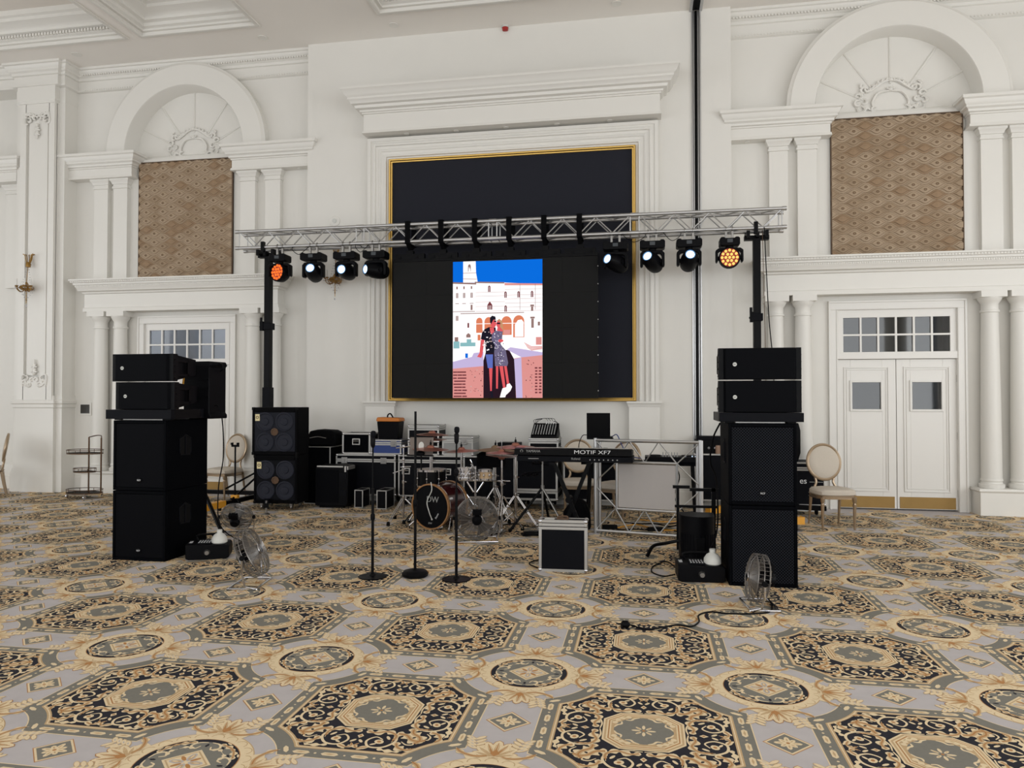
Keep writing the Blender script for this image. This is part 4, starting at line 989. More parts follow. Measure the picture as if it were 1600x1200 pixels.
def array_box(lab, x0, y0, z0, w_, side):
    t = thing('line_array_speaker', lab, 'loudspeaker', (x0 + w_ / 2, y0, z0), 0, 'line array boxes on top of the subwoofers')
    hw = w_ / 2; h = .268; d_ = .46
    m = MB(); m.prism([(0.03, .0), (.08, .0), (d_, .07), (d_, h - .04), (.08, h), (.03, h)], 'x', -hw + .04, hw - .04); m.build('cabinet', 'black_plastic', parent=t, bevel=.004)
    m = MB()
    pts = [(-hw + .055, .0), (hw - .055, .0), (hw - .03, .05), (-hw + .03, .05)]; m.prism(pts, 'z', .006, h - .006); m.build('grille', 'grille', parent=t)
    for s_ in (-1, 1):
        X = s_ * hw; m = MB(); m.prism([(.03, .0), (.10, .0), (.12, .05), (.12, h - .05), (.10, h), (.03, h)], 'x', X - s_ * .045, X - s_ * .0)
        m.box(X - s_ * .044, X - s_ * .01, .12, .30, .055, .075); m.box(X - s_ * .044, X - s_ * .01, .12, .30, h - .075, h - .055); m.box(X - s_ * .03, X - s_ * .01, .28, .30, .055, h - .055)
        for zz in (.03, .09, .15, .21): m.tube([(X, .06, zz), (X + s_ * .006, .06, zz)], .006, 6)
        m.build('rigging_bracket', 'black_metal', parent=t)
    b = MB().lathe([(.017, .0), (.017, -.004)], (-hw + .13, 0, h * .48), 'y', 16).build('badge', 'white_plastic', parent=t, label='small round silver badge')
    text('badge_letters', 'RCF', .013, 'black_plastic', b, (-hw + .13, -.0055, h * .48))
    return t
def bumper(lab, x0, x1, y0, z0, z1):
    t = thing('rigging_frame', lab, 'frame', ((x0 + x1) / 2, y0, z0)); hw = (x1 - x0) / 2; h = z1 - z0
    MB().box(-hw, hw, 0, .06, .012, h).box(-hw, hw, .48, .54, .012, h).build('cross_bar', 'dark_panel', parent=t, bevel=.003)
    for s_ in (-1, 1): MB().box(s_ * (hw - .05), s_ * hw, .06, .48, .012, h).box(s_ * (hw - .12), s_ * (hw - .05), .06, .12, .0, h).build('side_bar', 'black_metal', parent=t)
    MB().box(-hw + .14, hw - .14, .07, .13, 0, .014).box(-hw + .14, hw - .14, .45, .5, 0, .014).build('foot_plate', 'steel', parent=t)
    return t
sub('bottom subwoofer of the left speaker stack', -5.12, 6.42, 0, .57, .675, .69, 'grille', 1)
sub('upper subwoofer of the left speaker stack', -5.12, 6.42, .68, .57, .68, .69, 'grille', 1)
bumper('black rigging frame under the line array of the left stack', -5.20, -4.49, 6.41, 1.362, 1.465)
array_box('lower line array box of the left speaker stack', -5.13, 6.43, 1.467, .64, 1)
array_box('top line array box of the left speaker stack', -5.16, 6.42, 1.742, .66, 1)
sub('bottom subwoofer of the right speaker stack', .695, 6.46, 0, .55, .675, .69, 'grille_coarse', -1)
sub('upper subwoofer of the right speaker stack', .695, 6.46, .68, .55, .685, .69, 'grille_coarse', -1)
bumper('black rigging frame under the line array of the right stack', .62, 1.30, 6.45, 1.367, 1.455)
array_box('lower line array box of the right speaker stack', .62, 6.46, 1.458, .67, -1)
array_box('top line array box of the right speaker stack', .62, 6.46, 1.735, .67, -1)
t = thing('loudspeaker', 'black moulded loudspeaker standing behind the left line array boxes', 'loudspeaker', (-4.60, 7.05, 1.362), math.radians(-6))
m = MB(); m.prism([(-.17, 0), (.17, 0), (.17, .04), (.15, .06), (.15, .54), (.17, .56), (.15, .60), (-.13, .60), (-.17, .56)], 'y', -.05, .22); m.build('cabinet', 'black_plastic', parent=t, bevel=.01)
m = MB()
for z in (.22, .31, .40): m.box(-.1, .13, -.058, -.045, z, z + .012)
m.build('vent_ribs', 'black_metal', parent=t); MB().tube(bez([(.17, .1, .50), (.2, .1, .52), (.2, .1, .56), (.16, .1, .58)], 4), .012, 6).build('handle', 'black_plastic', parent=t)
cable('speaker_cable', [(-4.44, 7.06, 1.50), (-4.38, 7.05, 1.48), (-4.37, 7.1, 1.3), (-4.42, 7.2, .95), (-4.50, 7.24, .6), (-4.48, 7.26, .2), (-4.2, 7.3, .01)], .006, 'black cable hanging behind the left speaker stack')
cable('speaker_cable', [(-4.75, 6.86, 1.40), (-4.72, 6.90, 1.6), (-4.70, 6.92, 1.8)], .009, 'yellow twisted cable behind the lower left line array box', 'yellow_paint')
cable('speaker_cable', [(.68, 7.0, 1.35), (.62, 7.05, 1.2), (.60, 7.1, .98), (.66, 7.17, .8), (.66, 7.2, .3), (.5, 7.2, .01)], .008, 'thick black cable looping behind the right speaker stack')
t = thing('loudspeaker', 'tall black loudspeaker standing on a trunk behind the right speaker stack', 'loudspeaker', (1.86, 10.42, .722)); MB().prism([(-.16, 0), (.16, 0), (.195, .12), (.195, .42), (.17, .52), (-.16, .52)], 'y', 0, .3).build('cabinet', 'black_plastic', parent=t, bevel=.01); MB().box(-.13, .14, -.01, 0, .03, .49).build('grille', 'grille', parent=t)

# bass cabinets
def bass_cab(lab, x0, z0, w_, h_, cloth, castors):
    t = thing('bass_cabinet', lab, 'amplifier cabinet', (x0 + w_ / 2, 9.66, z0), math.radians(3), 'bass cabinets'); hw = w_ / 2
    m = MB(); m.box(-hw, hw, .03, .42, 0, h_); m.box(-hw, -hw + .035, 0, .03, 0, h_); m.box(hw - .035, hw, 0, .03, 0, h_); m.box(-hw + .035, hw - .035, 0, .03, 0, .05); m.box(-hw + .035, hw - .035, 0, .03, h_ - .07, h_); m.build('cabinet', 'black_fabric', parent=t, bevel=.008)
    MB().box(-hw + .036, hw - .036, .008, .022, .051, h_ - .071).build('grille', cloth, parent=t)
    zc = .05 + (h_ - .12) / 2
    for sx in (-1, 1):
        for sz in (-1, 1): MB().lathe([(.135, .006), (.13, -.004), (.115, -.006), (.105, .004), (.055, .006), (.05, -.004), (.002, -.008)], (sx * .142, 0, zc + sz * .145), 'y', 28).build('speaker_cone', 'cone', parent=t)
    MB().lathe([(.055, .006), (.055, -.006), (.042, -.008), (.04, .002), (.002, .004)], (0, 0, zc), 'y', 8).build('horn', 'brown_dark', parent=t)
    b = MB().box(-hw + .05, -hw + .115, -.006, .008, h_ - .19, h_ - .095).build('badge', 'badge_gold', parent=t, label='small gold badge')
    MB().ring((-hw + .082, -.008, h_ - .14), .018, .004, 'y', 12).build('badge_emblem', 'brown_dark', b)
    for sx in (-1, 1):
        for sz in (0, 1): MB().box(sx * (hw - .03), sx * (hw + .004), -.004, .04, sz * (h_ - .034) - .003, sz * (h_ - .034) + .037).build('corner_guard', 'rubber', parent=t, bevel=.004)
    if castors:
        for sx in (-1, 1):
            for y in (.06, .36): MB().lathe([(.032, -.012), (.035, 0), (.032, .012)], (sx * (hw - .1), y, -.052), 'x', 14).box(sx * (hw - .1) - .02, sx * (hw - .1) + .02, y - .03, y + .03, -.03, .0).build('castor', 'steel', parent=t)
bass_cab('lower bass speaker cabinet on castors with four cones', -5.45, .09, .64, .68, 'dark_panel', True)
bass_cab('upper bass speaker cabinet stacked on another, cloth front', -5.48, .775, .67, .67, 'amp_cloth', False)

# ------------------------------------------------------------------ flight cases
def case(lab, x0, x1, y0, d_, z0, z1, panel='dark_panel', lid=None, handle=None, castors=False, edge='case_edge', ew=.022, rz=0, latches=(), name='flight_case', group=None, balls=True, cat='case'):
    t = thing(name, lab, cat, ((x0 + x1) / 2, y0, z0 - (.13 if castors else 0)), rz, group); hw = (x1 - x0) / 2; zb = .13 if castors else 0; h = z1 - z0
    e = .004
    MB().box(-hw + e, hw - e, e, d_ - e, zb + e, zb + h - e).build('body', panel, parent=t)
    m = MB(); a = ew
    def edge_set(za, zz):
        for X in (-1, 1):
            x_a, x_b = (-hw, -hw + a) if X < 0 else (hw - a, hw)
            for (ya, yb) in ((0, a), (d_ - a, d_)): m.box(x_a, x_b, ya, yb, za, zz)
        for (zc, zd) in ((za, za + a), (zz - a, zz)):
            for (ya, yb) in ((0, a), (d_ - a, d_)): m.box(-hw + a, hw - a, ya, yb, zc, zd)
            for (xa, xb) in ((-hw, -hw + a), (hw - a, hw)): m.box(xa, xb, a, d_ - a, zc, zd)
    if lid: edge_set(zb, zb + h - lid - .003); edge_set(zb + h - lid + .003, zb + h)
    else: edge_set(zb, zb + h)
    m.build('metal_edging', edge, parent=t, bevel=.002, label='riveted aluminium edging')
    if balls:
        for sx in (-1, 1):
            for y in (0, d_):
                for z in (zb, zb + h): MB().ball((sx * (hw - .012), min(max(y, .012), d_ - .012), min(max(z, zb + .018), zb + h - .014)), .021, n=5).build('corner', 'chrome', parent=t)
    if handle:
        for (hx, hz) in handle:
            m = MB(); m.box(hx - .062, hx + .062, -.006, .004, hz - .048, hz + .048); q = m.build('handle', 'case_edge', parent=t, bevel=.004)
            MB().box(hx - .045, hx + .045, -.008, -.005, hz - .032, hz + .032).build('handle_dish', 'rubber', q); MB().tube([(hx - .04, -.012, hz + .008), (hx + .04, -.012, hz + .008)], .008, 6).build('handle_grip', 'steel', q)
    for lx in latches:
        z = zb + h - (lid or .1); MB().box(lx - .045, lx + .045, -.008, .003, z - .045, z + .045).lathe([(.02, -.016), (.02, -.006)], (lx, 0, z), 'y', 10).build('latch', 'steel', parent=t, bevel=.003)
    if castors:
        for sx in (-1, 1):
            for y in (.08, d_ - .08): MB().lathe([(.045, -.016), (.05, 0), (.045, .016)], (sx * (hw - .1), y, .051), 'x', 14).box(sx * (hw - .1) - .035, sx * (hw - .1) + .035, y - .04, y + .04, .095, .13).build('castor', 'rubber', parent=t)
    return t
TT = .745
case('black trunk with the travel bag on it, right of the bass cabinets', -5.02, -4.60, 10.32, .5, 0, .855, 'black_wood', edge='case_edge', ew=.014, lid=None, balls=False, name='trunk', cat='trunk')
t = case('flat-topped black trunk carrying the blue case and the toolbox', -4.53, -3.60, 10.36, .5, .14, TT, 'dark_panel', lid=.09, castors=True, latches=(-.33, .28), name='trunk', cat='trunk')
t = case('black trunk with two recessed handles behind the bass drum', -3.56, -2.60, 10.36, .5, .14, TT, 'dark_panel', lid=.09, castors=True, handle=((-.36, .50), (.26, .50)), name='trunk', cat='trunk')
t = case('narrow black trunk behind the small wooden drum', -2.58, -2.16, 10.36, .5, .14, TT, 'dark_panel', castors=True, name='trunk', cat='trunk')
t = case('narrow black trunk behind the hi-hat stand', -2.14, -1.82, 10.36, .5, .14, TT, 'dark_panel', castors=True, name='trunk', cat='trunk')
t = case('tall black trunk with the mixer on it, behind the keyboards', -1.80, -1.20, 10.28, .6, .14, .85, 'dark_panel', castors=True, lid=.58, name='trunk', cat='trunk', ew=.03)
t = case('wide black trunk behind the keyboard stand', -1.13, -.18, 10.36, .5, .14, .72, 'dark_panel', castors=True, name='trunk', cat='trunk')
t = case('black trunk left of the right speaker stack, black devices on top', .68, 1.35, 10.64, .3, .14, .80, 'dark_panel', castors=True, name='trunk', cat='trunk')
t = case('black trunk with part of a white word, behind the cream chair at right', 1.62, 2.36, 10.40, .55, .14, .72, 'dark_panel', castors=True, lid=.09, name='trunk', cat='trunk')
text('printed_word', 'es', .11, 'white_ink', t, (.09, -.001, .46))
t2 = MB().box(.17, .34, -.002, .002, .445, .452).build('printed_line', 'grey_panel', parent=t)
case('black amplifier case with silver edges and front handle, left of the blue case', -4.44, -4.00, 10.38, .36, TT, 1.06, 'black_wood', handle=((0, .185),), ew=.025)
case('blue flight case under the toolbox', -3.995, -3.52, 10.38, .40, TT, .965, 'blue_panel', lid=.06, latches=(.12,))
case('upper black case of the pair behind the tablet stand', -3.42, -2.95, 10.38, .4, .965, 1.18, 'dark_panel', lid=.05, handle=None)
case('lower black case of the pair behind the tablet stand', -3.42, -2.95, 10.38, .4, TT, .955, 'dark_panel', lid=.10)
case('grey aluminium case with dark latches between two microphone stands', -2.90, -2.44, 10.38, .42, TT, 1.02, 'grey_panel', lid=.07, latches=(.1,))
case('small black rack case under the mixer', -1.62, -1.20, 10.34, .40, .86, 1.01, 'black_plastic', lid=.05)
case('small black briefcase with silver edges under the long trunk, left one', -4.11, -3.98, 10.05, .28, 0, .26, 'black_plastic', ew=.014, balls=False, name='briefcase', cat='briefcase')
case('small black briefcase with silver edges under the long trunk, right one', -3.75, -3.60, 9.98, .34, 0, .27, 'black_plastic', ew=.016, balls=False, name='briefcase', cat='briefcase')
t = case('black case with wide silver edges standing upright in front of the keyboard', -.955, -.515, 6.69, .15, 0, .47, 'dark_panel', lid=.06, ew=.026, rz=math.radians(2))
MB().box(-.06, .05, .045, .105, .47, .478).tube(bez([(-.05, .075, .477), (-.04, .075, .493), (.03, .075, .493), (.04, .075, .477)], 4), .008, 6).build('top_handle', 'brown_dark', parent=t); MB().box(-.17, -.08, .03, .11, .47, .472).build('paper_label', 'white_plastic', parent=t)
# trolley speaker, bag, toolbox, devices
t = thing('trolley_speaker', 'black trolley loudspeaker with a silver top edge on the floor', 'loudspeaker', (-4.42, 9.98, 0))
MB().prism([(-.26, .03), (.22, .03), (.24, .1), (.24, .58), (.20, .61), (-.24, .61), (-.26, .58)], 'y', 0, .3).build('cabinet', 'black_plastic', parent=t, bevel=.01)
MB().box(-.23, .17, -.006, .03, .585, .605).box(.19, .215, -.006, .03, .52, .605).box(.225, .245, .0, .25, .55, .60).build('top_rail', 'case_edge', parent=t)
MB().box(-.24, .10, -.006, .0, .08, .55).build('grille', 'grille', parent=t)
for z in (.18, .42): MB().box(.12, .22, -.008, .0, z, z + .08).build('corner_pad', 'dark_panel', parent=t)
for x in (-.2, .17): MB().lathe([(.035, -.015), (.035, .015)], (x, .24, .035), 'x', 12).build('wheel', 'rubber', parent=t)
MB().box(-.2, .17, .02, .06, 0, .03).build('foot', 'rubber', parent=t)
t = thing('travel_bag', 'black soft travel bag on the trunk beside the bass cabinets', 'bag', (-4.78, 10.40, .857))
m = MB(); m.prism([(-.26, 0), (.22, 0), (.235, .06), (.22, .20), (.14, .235), (-.08, .245), (-.20, .22), (-.235, .12)], 'y', 0, .32); m.build('body', 'black_fabric', parent=t, bevel=.03)
MB().tube(bez([(-.18, -.012, .12), (-.05, -.016, .14), (.08, -.012, .12)], 5), .006, 5).build('zip', 'steel', parent=t); MB().tube(bez([(.16, -.01, .17), (.19, -.02, .12), (.15, -.015, .07)], 5), .008, 5).build('strap', 'black_fabric', parent=t)
t = thing('toolbox', 'black plastic toolbox with an orange lid on the blue case', 'toolbox', (-3.745, 10.42, .967))
m = MB(); m.add([(-.15, .03, 0), (.15, .03, 0), (.15, .24, 0), (-.15, .24, 0), (-.17, .01, .26), (.17, .01, .26), (.17, .26, .26), (-.17, .26, .26)], [(0, 1, 2, 3), (4, 5, 6, 7), (0, 1, 5, 4), (1, 2, 6, 5), (2, 3, 7, 6), (3, 0, 4, 7)]); m.build('tub', 'black_plastic', parent=t, bevel=.008)
m = MB(); m.prism([(-.175, .262), (.175, .262), (.18, .285), (.165, .315), (-.165, .325), (-.18, .285)], 'y', 0, .27); m.build('lid', 'orange_plastic', parent=t, bevel=.01, label='orange lid')
MB().tube(bez([(-.05, .13, .315), (-.04, .13, .36), (0, .13, .375), (.04, .13, .315)], 5), .011, 6).build('carry_handle', 'black_plastic', parent=t)
t = thing('drive_unit', 'flat black device on the trunk behind the hi-hat', 'device', (-1.93, 10.42, TT + .002)); MB().box(-.16, .16, 0, .25, 0, .19).build('housing', 'black_plastic', parent=t, bevel=.008)
m = MB()
for k in range(6): m.box(-.11 + k * .04, -.09 + k * .04, -.004, 0, .04, .055)
m.build('buttons', 'white_ink', parent=t)
t = thing('mixing_desk', 'small black mixing desk tilted on the rack case, cables plugged in', 'mixer', (-1.41, 10.36, 1.012))
M = Matrix.Rotation(math.radians(28), 4, 'X')
m = MB(); m.prism([(0, 0), (.34, 0), (.34, .19), (.32, .2), (0, .03)], 'x', -.185, .185); m.build('housing', 'black_plastic', parent=t, bevel=.004)
m = MB(); s_ = .17 / .32
for i in range(9):
    for j in range(7): y = .03 + j * .035; m.box(-.165 + i * .038, -.152 + i * .038, y, y + .014, .035 + y * s_, .052 + y * s_)
m.build('knobs', 'grey_panel', parent=t)
m = MB()
for i in range(5): x = .0 + i * .035; m.tube([(x, .3, .18), (x, .3, .235)], .008, 6)
m.build('plugs', 'steel', parent=t)
m = MB()
for i in range(4): x = .03 + i * .035; m.tube(bez([(x, .3, .23), (x - .05, .3, .27), (-.08 - i * .03, .28, .25), (-.15, .26, .2 - .01 * i)], 5), .0035, 5)
m.tube(bez([(.1, .3, .23), (.17, .28, .2), (.2, .25, .05), (.22, .2, -.15)], 5), .005, 5)
m.build('patch_cables', 'rubber', parent=t)
t = thing('power_amplifier', 'black rack device with silver knobs on the trunk left of the right speaker stack', 'device', (.92, 10.66, .802))
MB().box(-.22, .25, 0, .25, 0, .19).build('housing', 'black_plastic', parent=t, bevel=.005); MB().box(-.2, .2, .03, .22, .19, .24).build('upper_unit', 'dark_panel', parent=t)
for i in range(4): MB().lathe([(.018, -.02), (.018, 0)], (-.13 + i * .09, 0, .08), 'y', 12).build('knob', 'chrome', parent=t)

# ------------------------------------------------------------------ microphone stands
def mic_stand(x, y, H, lab, dome, mic, br=.125):
    t = thing('microphone_stand', lab, 'microphone stand', (x, y, 0), 0, 'three microphone stands')
    m = MB()
    if dome: m.lathe([(.10, 0), (.116, .012), (.118, .03), (.10, .052), (.06, .062), (.02, .066)], seg=32)
    else: m.lathe([(br - .003, 0), (br, .006), (br, .012), (.03, .018), (.022, .03), (.014, .035)], seg=32)
    m.build('base', 'black_metal', parent=t)
    MB().tube([(0, 0, .03), (0, 0, .78)], .0125, 10).build('pole', 'black_metal', parent=t)
    MB().lathe([(.014, 0), (.02, .01), (.02, .05), (.014, .06)], (0, 0, .62 if not mic else .50 if x < -2.2 else .9), seg=12).build('clutch', 'black_plastic', parent=t)
    MB().tube([(0, 0, .6), (0, 0, H - (.13 if mic else 0))], .0075 if mic else .011, 8).build('inner_tube', 'black_metal', parent=t)
    if mic:
        MB().lathe([(.012, -.15), (.02, -.13), (.022, -.07), (.016, -.06)], (0, 0, H), seg=12).build('mic_clip', 'black_plastic', parent=t)
        MB().lathe([(.011, -.14), (.014, -.06), (.022, -.045), (.024, -.02), (.018, -.004), (.004, 0)], (.003, 0, H), seg=14).build('microphone', 'dark_panel', parent=t)
mic_stand(-2.365, 6.205, 1.29, 'leftmost microphone stand, flat round base, microphone on top', False, True)
mic_stand(-2.005, 6.30, 1.46, 'middle stand with a thick domed base and a bare rod top', True, False)
mic_stand(-1.615, 6.245, 1.33, 'rightmost microphone stand, flat round base, microphone on top', False, True)
cable('plug_cable', [(-.12, 5.145, .03), (.0, 5.12, .01), (.12, 5.19, .008), (.22, 5.26, .008), (.31, 5.24, .008), (.37, 5.36, .008), (.38, 5.52, .008), (.47, 5.62, .008), (.60, 5.60, .008), (.78, 5.63, .008), (.90, 5.70, .008), (.94, 5.86, .01), (.93, 5.95, .04)], .006, 'long black cable with a plug lying on the carpet before the right fan', n=6)
t = MB().lathe([(.012, -.03), (.026, -.02), (.026, .015), (.01, .03)], (-.135, 5.145, .027), 'x', 12).tube([(-.15, 5.135, .027), (-.185, 5.135, .027)], .003, 5).tube([(-.15, 5.155, .027), (-.185, 5.155, .027)], .003, 5).build('plug', 'black_plastic'); t.parent = bpy.data.objects['plug_cable']

# ------------------------------------------------------------------ drum fans
def fan(x, y, rz, tilt, R, zc, lab, feet=1.0):
    t = thing('floor_fan', lab, 'fan', (x, y, 0), rz, 'chrome floor fans'); M = Matrix.Translation((0, 0, zc)) @ Matrix.Rotation(math.radians(tilt), 4, 'X')
    D = .075
    m = MB(); n = 36
    for s_, k in ((-1, 26), (1, 22)):
        for i in range(k):
            r = R * (.22 + .78 * (i + 1) / k); m.ring((0, s_ * D * (1 - .45 * (r / R) ** 3) if i < k - 1 else s_ * D * .55, 0), r, .0012 if i < k - 1 else .004, 'y', 30, 4)
        for i in range(n // 2):
            a = 2 * PI * i / (n // 2); c, q = math.cos(a), math.sin(a)
            m.tube([(R * .2 * c, s_ * D, R * .2 * q), (R * .7 * c, s_ * D * .9, R * .7 * q), (R * c, s_ * D * .5, R * q)], .0022, 4)
    for i in range(n):
        a = 2 * PI * i / n; m.tube([(R * math.cos(a), -D * .5, R * math.sin(a)), (R * math.cos(a), D * .5, R * math.sin(a))], .0018, 4)
    m.ring((0, 0, 0), R + .002, .004, 'y', 36, 5)
    m.xf(M).build('cage', 'cage_wire', parent=t, kind='stuff')
    m = MB()
    for b in range(3):
        a0 = b * 2 * PI / 3; vs = []
        for i in range(7):
            u = i / 6; rr_ = R * (.2 + .68 * u)
            for w2 in (-1, 1):
                a = a0 + w2 * (.30 + .25 * u); vs.append((rr_ * math.cos(a), .012 * w2 * (1 + u), rr_ * math.sin(a)))
        n0 = len(vs); vs += [(p[0], p[1] + .003, p[2]) for p in vs]
        m.add(vs, [(2 * i, 2 * i + 1, 2 * i + 3, 2 * i + 2) for i in range(6)] + [(n0 + 2 * i, n0 + 2 * i + 1, n0 + 2 * i + 3, n0 + 2 * i + 2) for i in range(6)])
    m.xf(M).build('blades', 'fan_blade', parent=t)
    MB().lathe([(.02, -.065), (.045, -.055), (.05, .0), (.055, .03), (.055, .10), (.045, .12), (.01, .125)], axis='y', seg=20).xf(M).build('motor', 'black_plastic', parent=t)
    MB().box(-.05, .05, .05, .10, .06, .12).xf(M).build('switch_box', 'black_plastic', parent=t)
    MB().lathe([(R * .22, -D - .004), (R * .2, -D - .009), (.003, -D - .012)], axis='y', seg=20).xf(M).build('hub_cap', 'chrome', parent=t)
    w_ = R + .02; f = .12 * feet; m = MB()
    m.tube([(-w_, 0, zc), (-w_ - .004, .0, zc * .55), (-w_ + .02, -.02, .03), (-w_ + .03, -f, .012), (w_ - .03, -f, .012), (w_ - .02, -.02, .03), (w_ + .004, 0, zc * .55), (w_, 0, zc)], .0095, 8)
    m.tube([(-w_ + .03, -f, .012), (-w_ + .03, f * 1.2, .012), (w_ - .03, f * 1.2, .012), (w_ - .03, -f, .012)], .0095, 8)
    m.build('stand', 'chrome', parent=t)
    for s_ in (-1, 1): MB().lathe([(.02, -.012), (.022, 0), (.02, .012)], (s_ * w_, 0, zc), 'x', 12).build('pivot_knob', 'rubber', parent=t)
fan(-3.28, 5.78, math.radians(100), -26, .205, .27, 'large chrome fan seen from the side, tilted, in front of the left stack', .9)
fan(-4.66, 7.88, math.radians(192), -36, .175, .20, 'small chrome fan lying tilted back behind the large left fan')
fan(-1.84, 8.02, math.radians(194), -8, .235, .245, 'large chrome fan facing the camera beside the bass drum', 1.2)
fan(.84, 5.86, math.radians(-84), -8, .178, .215, 'chrome fan seen edge-on in front of the right speaker stack', .8)

# ------------------------------------------------------------------ fog machines
def fogger(x, y, rz, lab, letters):
    t = thing('fog_machine', lab, 'fog machine', (x, y, 0), rz, 'fog machines')
    m = MB(); m.prism([(-.20, .015), (-.17, 0), (.17, 0), (.20, .015), (.20, .12), (.18, .14), (-.20, .15)], 'y', -.14, .14); m.build('housing', 'black_plastic', parent=t, bevel=.008)
    p = MB().box(-.10, .03, -.12, .1, .148, .158).build('control_panel', 'dark_panel', parent=t)
    m = MB()
    for i in range(5):
        for j in range(3): m.box(-.09 + i * .024, -.078 + i * .024, -.09 + j * .05, -.078 + j * .05, .158, .161)
    m.build('panel_marks', 'white_ink', p); text('side_letters', letters, .045, 'white_ink', t, (-.165, 0, .1515), (0, 0, PI / 2))
    MB().tube(bez([(-.12, .1, .14), (-.12, .1, .20), (.12, .1, .20), (.12, .1, .14)], 4), .012, 6).build('carry_bar', 'black_metal', parent=t)
    j = MB(); j.lathe([(.062, 0), (.075, .012), (.073, .05), (.05, .085), (.026, .10), (.022, .108)], (.10, -.05, .141), seg=18, sy=1.1); j.lathe([(.026, .108), (.026, .132)], (.10, -.05, .141), seg=12)
    tag(j.xf(Matrix.Translation((x, y, 0)) @ Matrix.Rotation(rz, 4, 'Z')).build('fluid_canister', 'white_plastic'), 'white plastic fluid canister standing in the ' + lab, 'canister', 'fluid canisters')
    MB().lathe([(.02, -.03), (.03, 0)], (0, -.14, .07), 'y', 12).build('nozzle', 'steel', parent=t)
fogger(-4.27, 6.72, math.radians(24), 'black fog machine beside the left speaker stack', 'FOG')
fogger(.47, 6.66, math.radians(3), 'black fog machine beside the right speaker stack', 'FOG')

# ------------------------------------------------------------------ chairs
def chair(loc, rz, lab):
    t = thing('banquet_chair', lab, 'chair', loc, rz, 'cream oval-backed chairs')
    m = MB(); P_ = []
    for i in range(24):
        a = 2 * PI * i / 24; c, s_ = math.cos(a), math.sin(a); k = (abs(c) ** 4 + abs(s_) ** 4) ** -.25; P_.append((.235 * c * k, .225 * s_ * k))
    lay = [(.94, .405), (1.0, .42), (1.0, .455), (.93, .475), (.6, .49)]; vs = [(x * f, y * f, z) for f, z in lay for x, y in P_]; n = 24
    m.add(vs, [(r * n + i, r * n + (i + 1) % n, (r + 1) * n + (i + 1) % n, (r + 1) * n + i) for r in range(len(lay) - 1) for i in range(n)] + [tuple(range(n)), tuple(range(4 * n, 5 * n))])
    m.build('seat', 'cream_fabric', parent=t)
    m = MB(); m.mould([(x * .97, y * .97) for x, y in P_][::-1], [(-.02, .41), (.004, .41), (.006, .375), (-.02, .37)], closed=True); m.build('seat_rail', 'champagne', parent=t)
    for sx, sy in ((-1, -1), (1, -1), (-1, 1), (1, 1)):
        if sy < 0: MB().lathe([(.011, 0), (.013, .01), (.02, .27), (.024, .30), (.017, .31), (.017, .325), (.024, .335), (.026, .39)], (sx * .19, -.185, 0), seg=12).build('leg', 'champagne', parent=t)
        else: MB().tube([(sx * .185, .27, 0), (sx * .18, .23, .2), (sx * .18, .20, .40)], [.011, .017, .021], 8).build('leg', 'champagne', parent=t)
    M = Matrix.Translation((0, .25, .775)) @ Matrix.Rotation(math.radians(-9), 4, 'X')
    MB().ring((0, 0, 0), .205, .020, 'y', 40, 8, sx=.98, sy=1.06).xf(M).build('back_frame', 'champagne', parent=t)
    MB().lathe([(.10, -.034), (.175, -.026), (.192, -.012), (.192, .012), (.17, .022)], axis='y', seg=36, sx=.98, sy=1.06).xf(M).build('backrest', 'cream_fabric', parent=t)
    for s_ in (-1, 1): MB().tube(bez([(s_ * .175, .205, .40), (s_ * .125, .215, .48), (s_ * .105, .225, .53), (s_ * .115, .232, .585)], 4), .016, 8).build('back_post', 'champagne', parent=t)
    return t
c0 = chair((2.25, 9.58, 0), math.radians(9), 'cream oval-backed chair in front of the right double doors')
dup(c0, (-6.50, 10.62, 0), math.radians(-14), 'cream oval-backed chair in front of the left door')
dup(c0, (-.36, 9.72, 0), math.radians(-28), 'cream oval-backed chair behind the metal frame with the white panel')
dup(c0, (-.88, 10.00, 0), math.radians(8), 'cream oval-backed chair behind the laptop')
dup(c0, (-10.42, 10.20, 0), math.radians(-47), 'cream oval-backed chair cut by the left picture edge')

# ------------------------------------------------------------------ booth frame: square truss ladder with a white panel
t = thing('booth_frame', 'upright square aluminium truss frame with a blank white panel in its middle', 'truss frame', (.016, 8.555, 0), math.radians(-12.3))
def sq(m, h, z0, z1, y, r):
    m.tube([(-h, y, z0), (h, y, z0)], r, 8); m.tube([(-h, y, z1), (h, y, z1)], r, 8); m.tube([(-h, y, z0), (-h, y, z1)], r, 8); m.tube([(h, y, z0), (h, y, z1)], r, 8)
m = MB(); sq(m, .60, .035, 1.085, 0, .019); m.build('outer_frame', 'aluminium', parent=t)
for s_ in (-1, 1): MB().tube([(s_ * .60, .09, 0), (s_ * .60, .09, 1.10)], .022, 10).tube([(s_ * .56, .05, 0), (s_ * .56, .05, 1.10)], .017, 10).tube([(s_ * .60, .0, .0), (s_ * .60, .0, 1.11)], .020, 10).build('corner_post', 'aluminium', parent=t)
m = MB(); sq(m, .345, .30, .84, 0, .016); m.build('inner_frame', 'aluminium', parent=t)
m = MB()
for z0, z1 in ((.84, 1.085), (.30, .035)):
    xs_ = [-.58, -.345, -.12, 0, .2, .345, .58]
    pts = [(-.60, z1), (-.36, z0), (-.20, z1), (-.02, z0), (.14, z1), (.345, z0), (.60, z1)]
    for a, b in zip(pts[:-1], pts[1:]): m.tube([(a[0], 0, a[1]), (b[0], 0, b[1])], .008, 6)
for s_ in (-1, 1):
    for a, b in (((.60, .60), (.345, .84)), ((.60, .55), (.345, .30))): m.tube([(s_ * a[0], 0, a[1]), (s_ * b[0], 0, b[1])], .008, 6)
m.build('bracing', 'aluminium', parent=t)
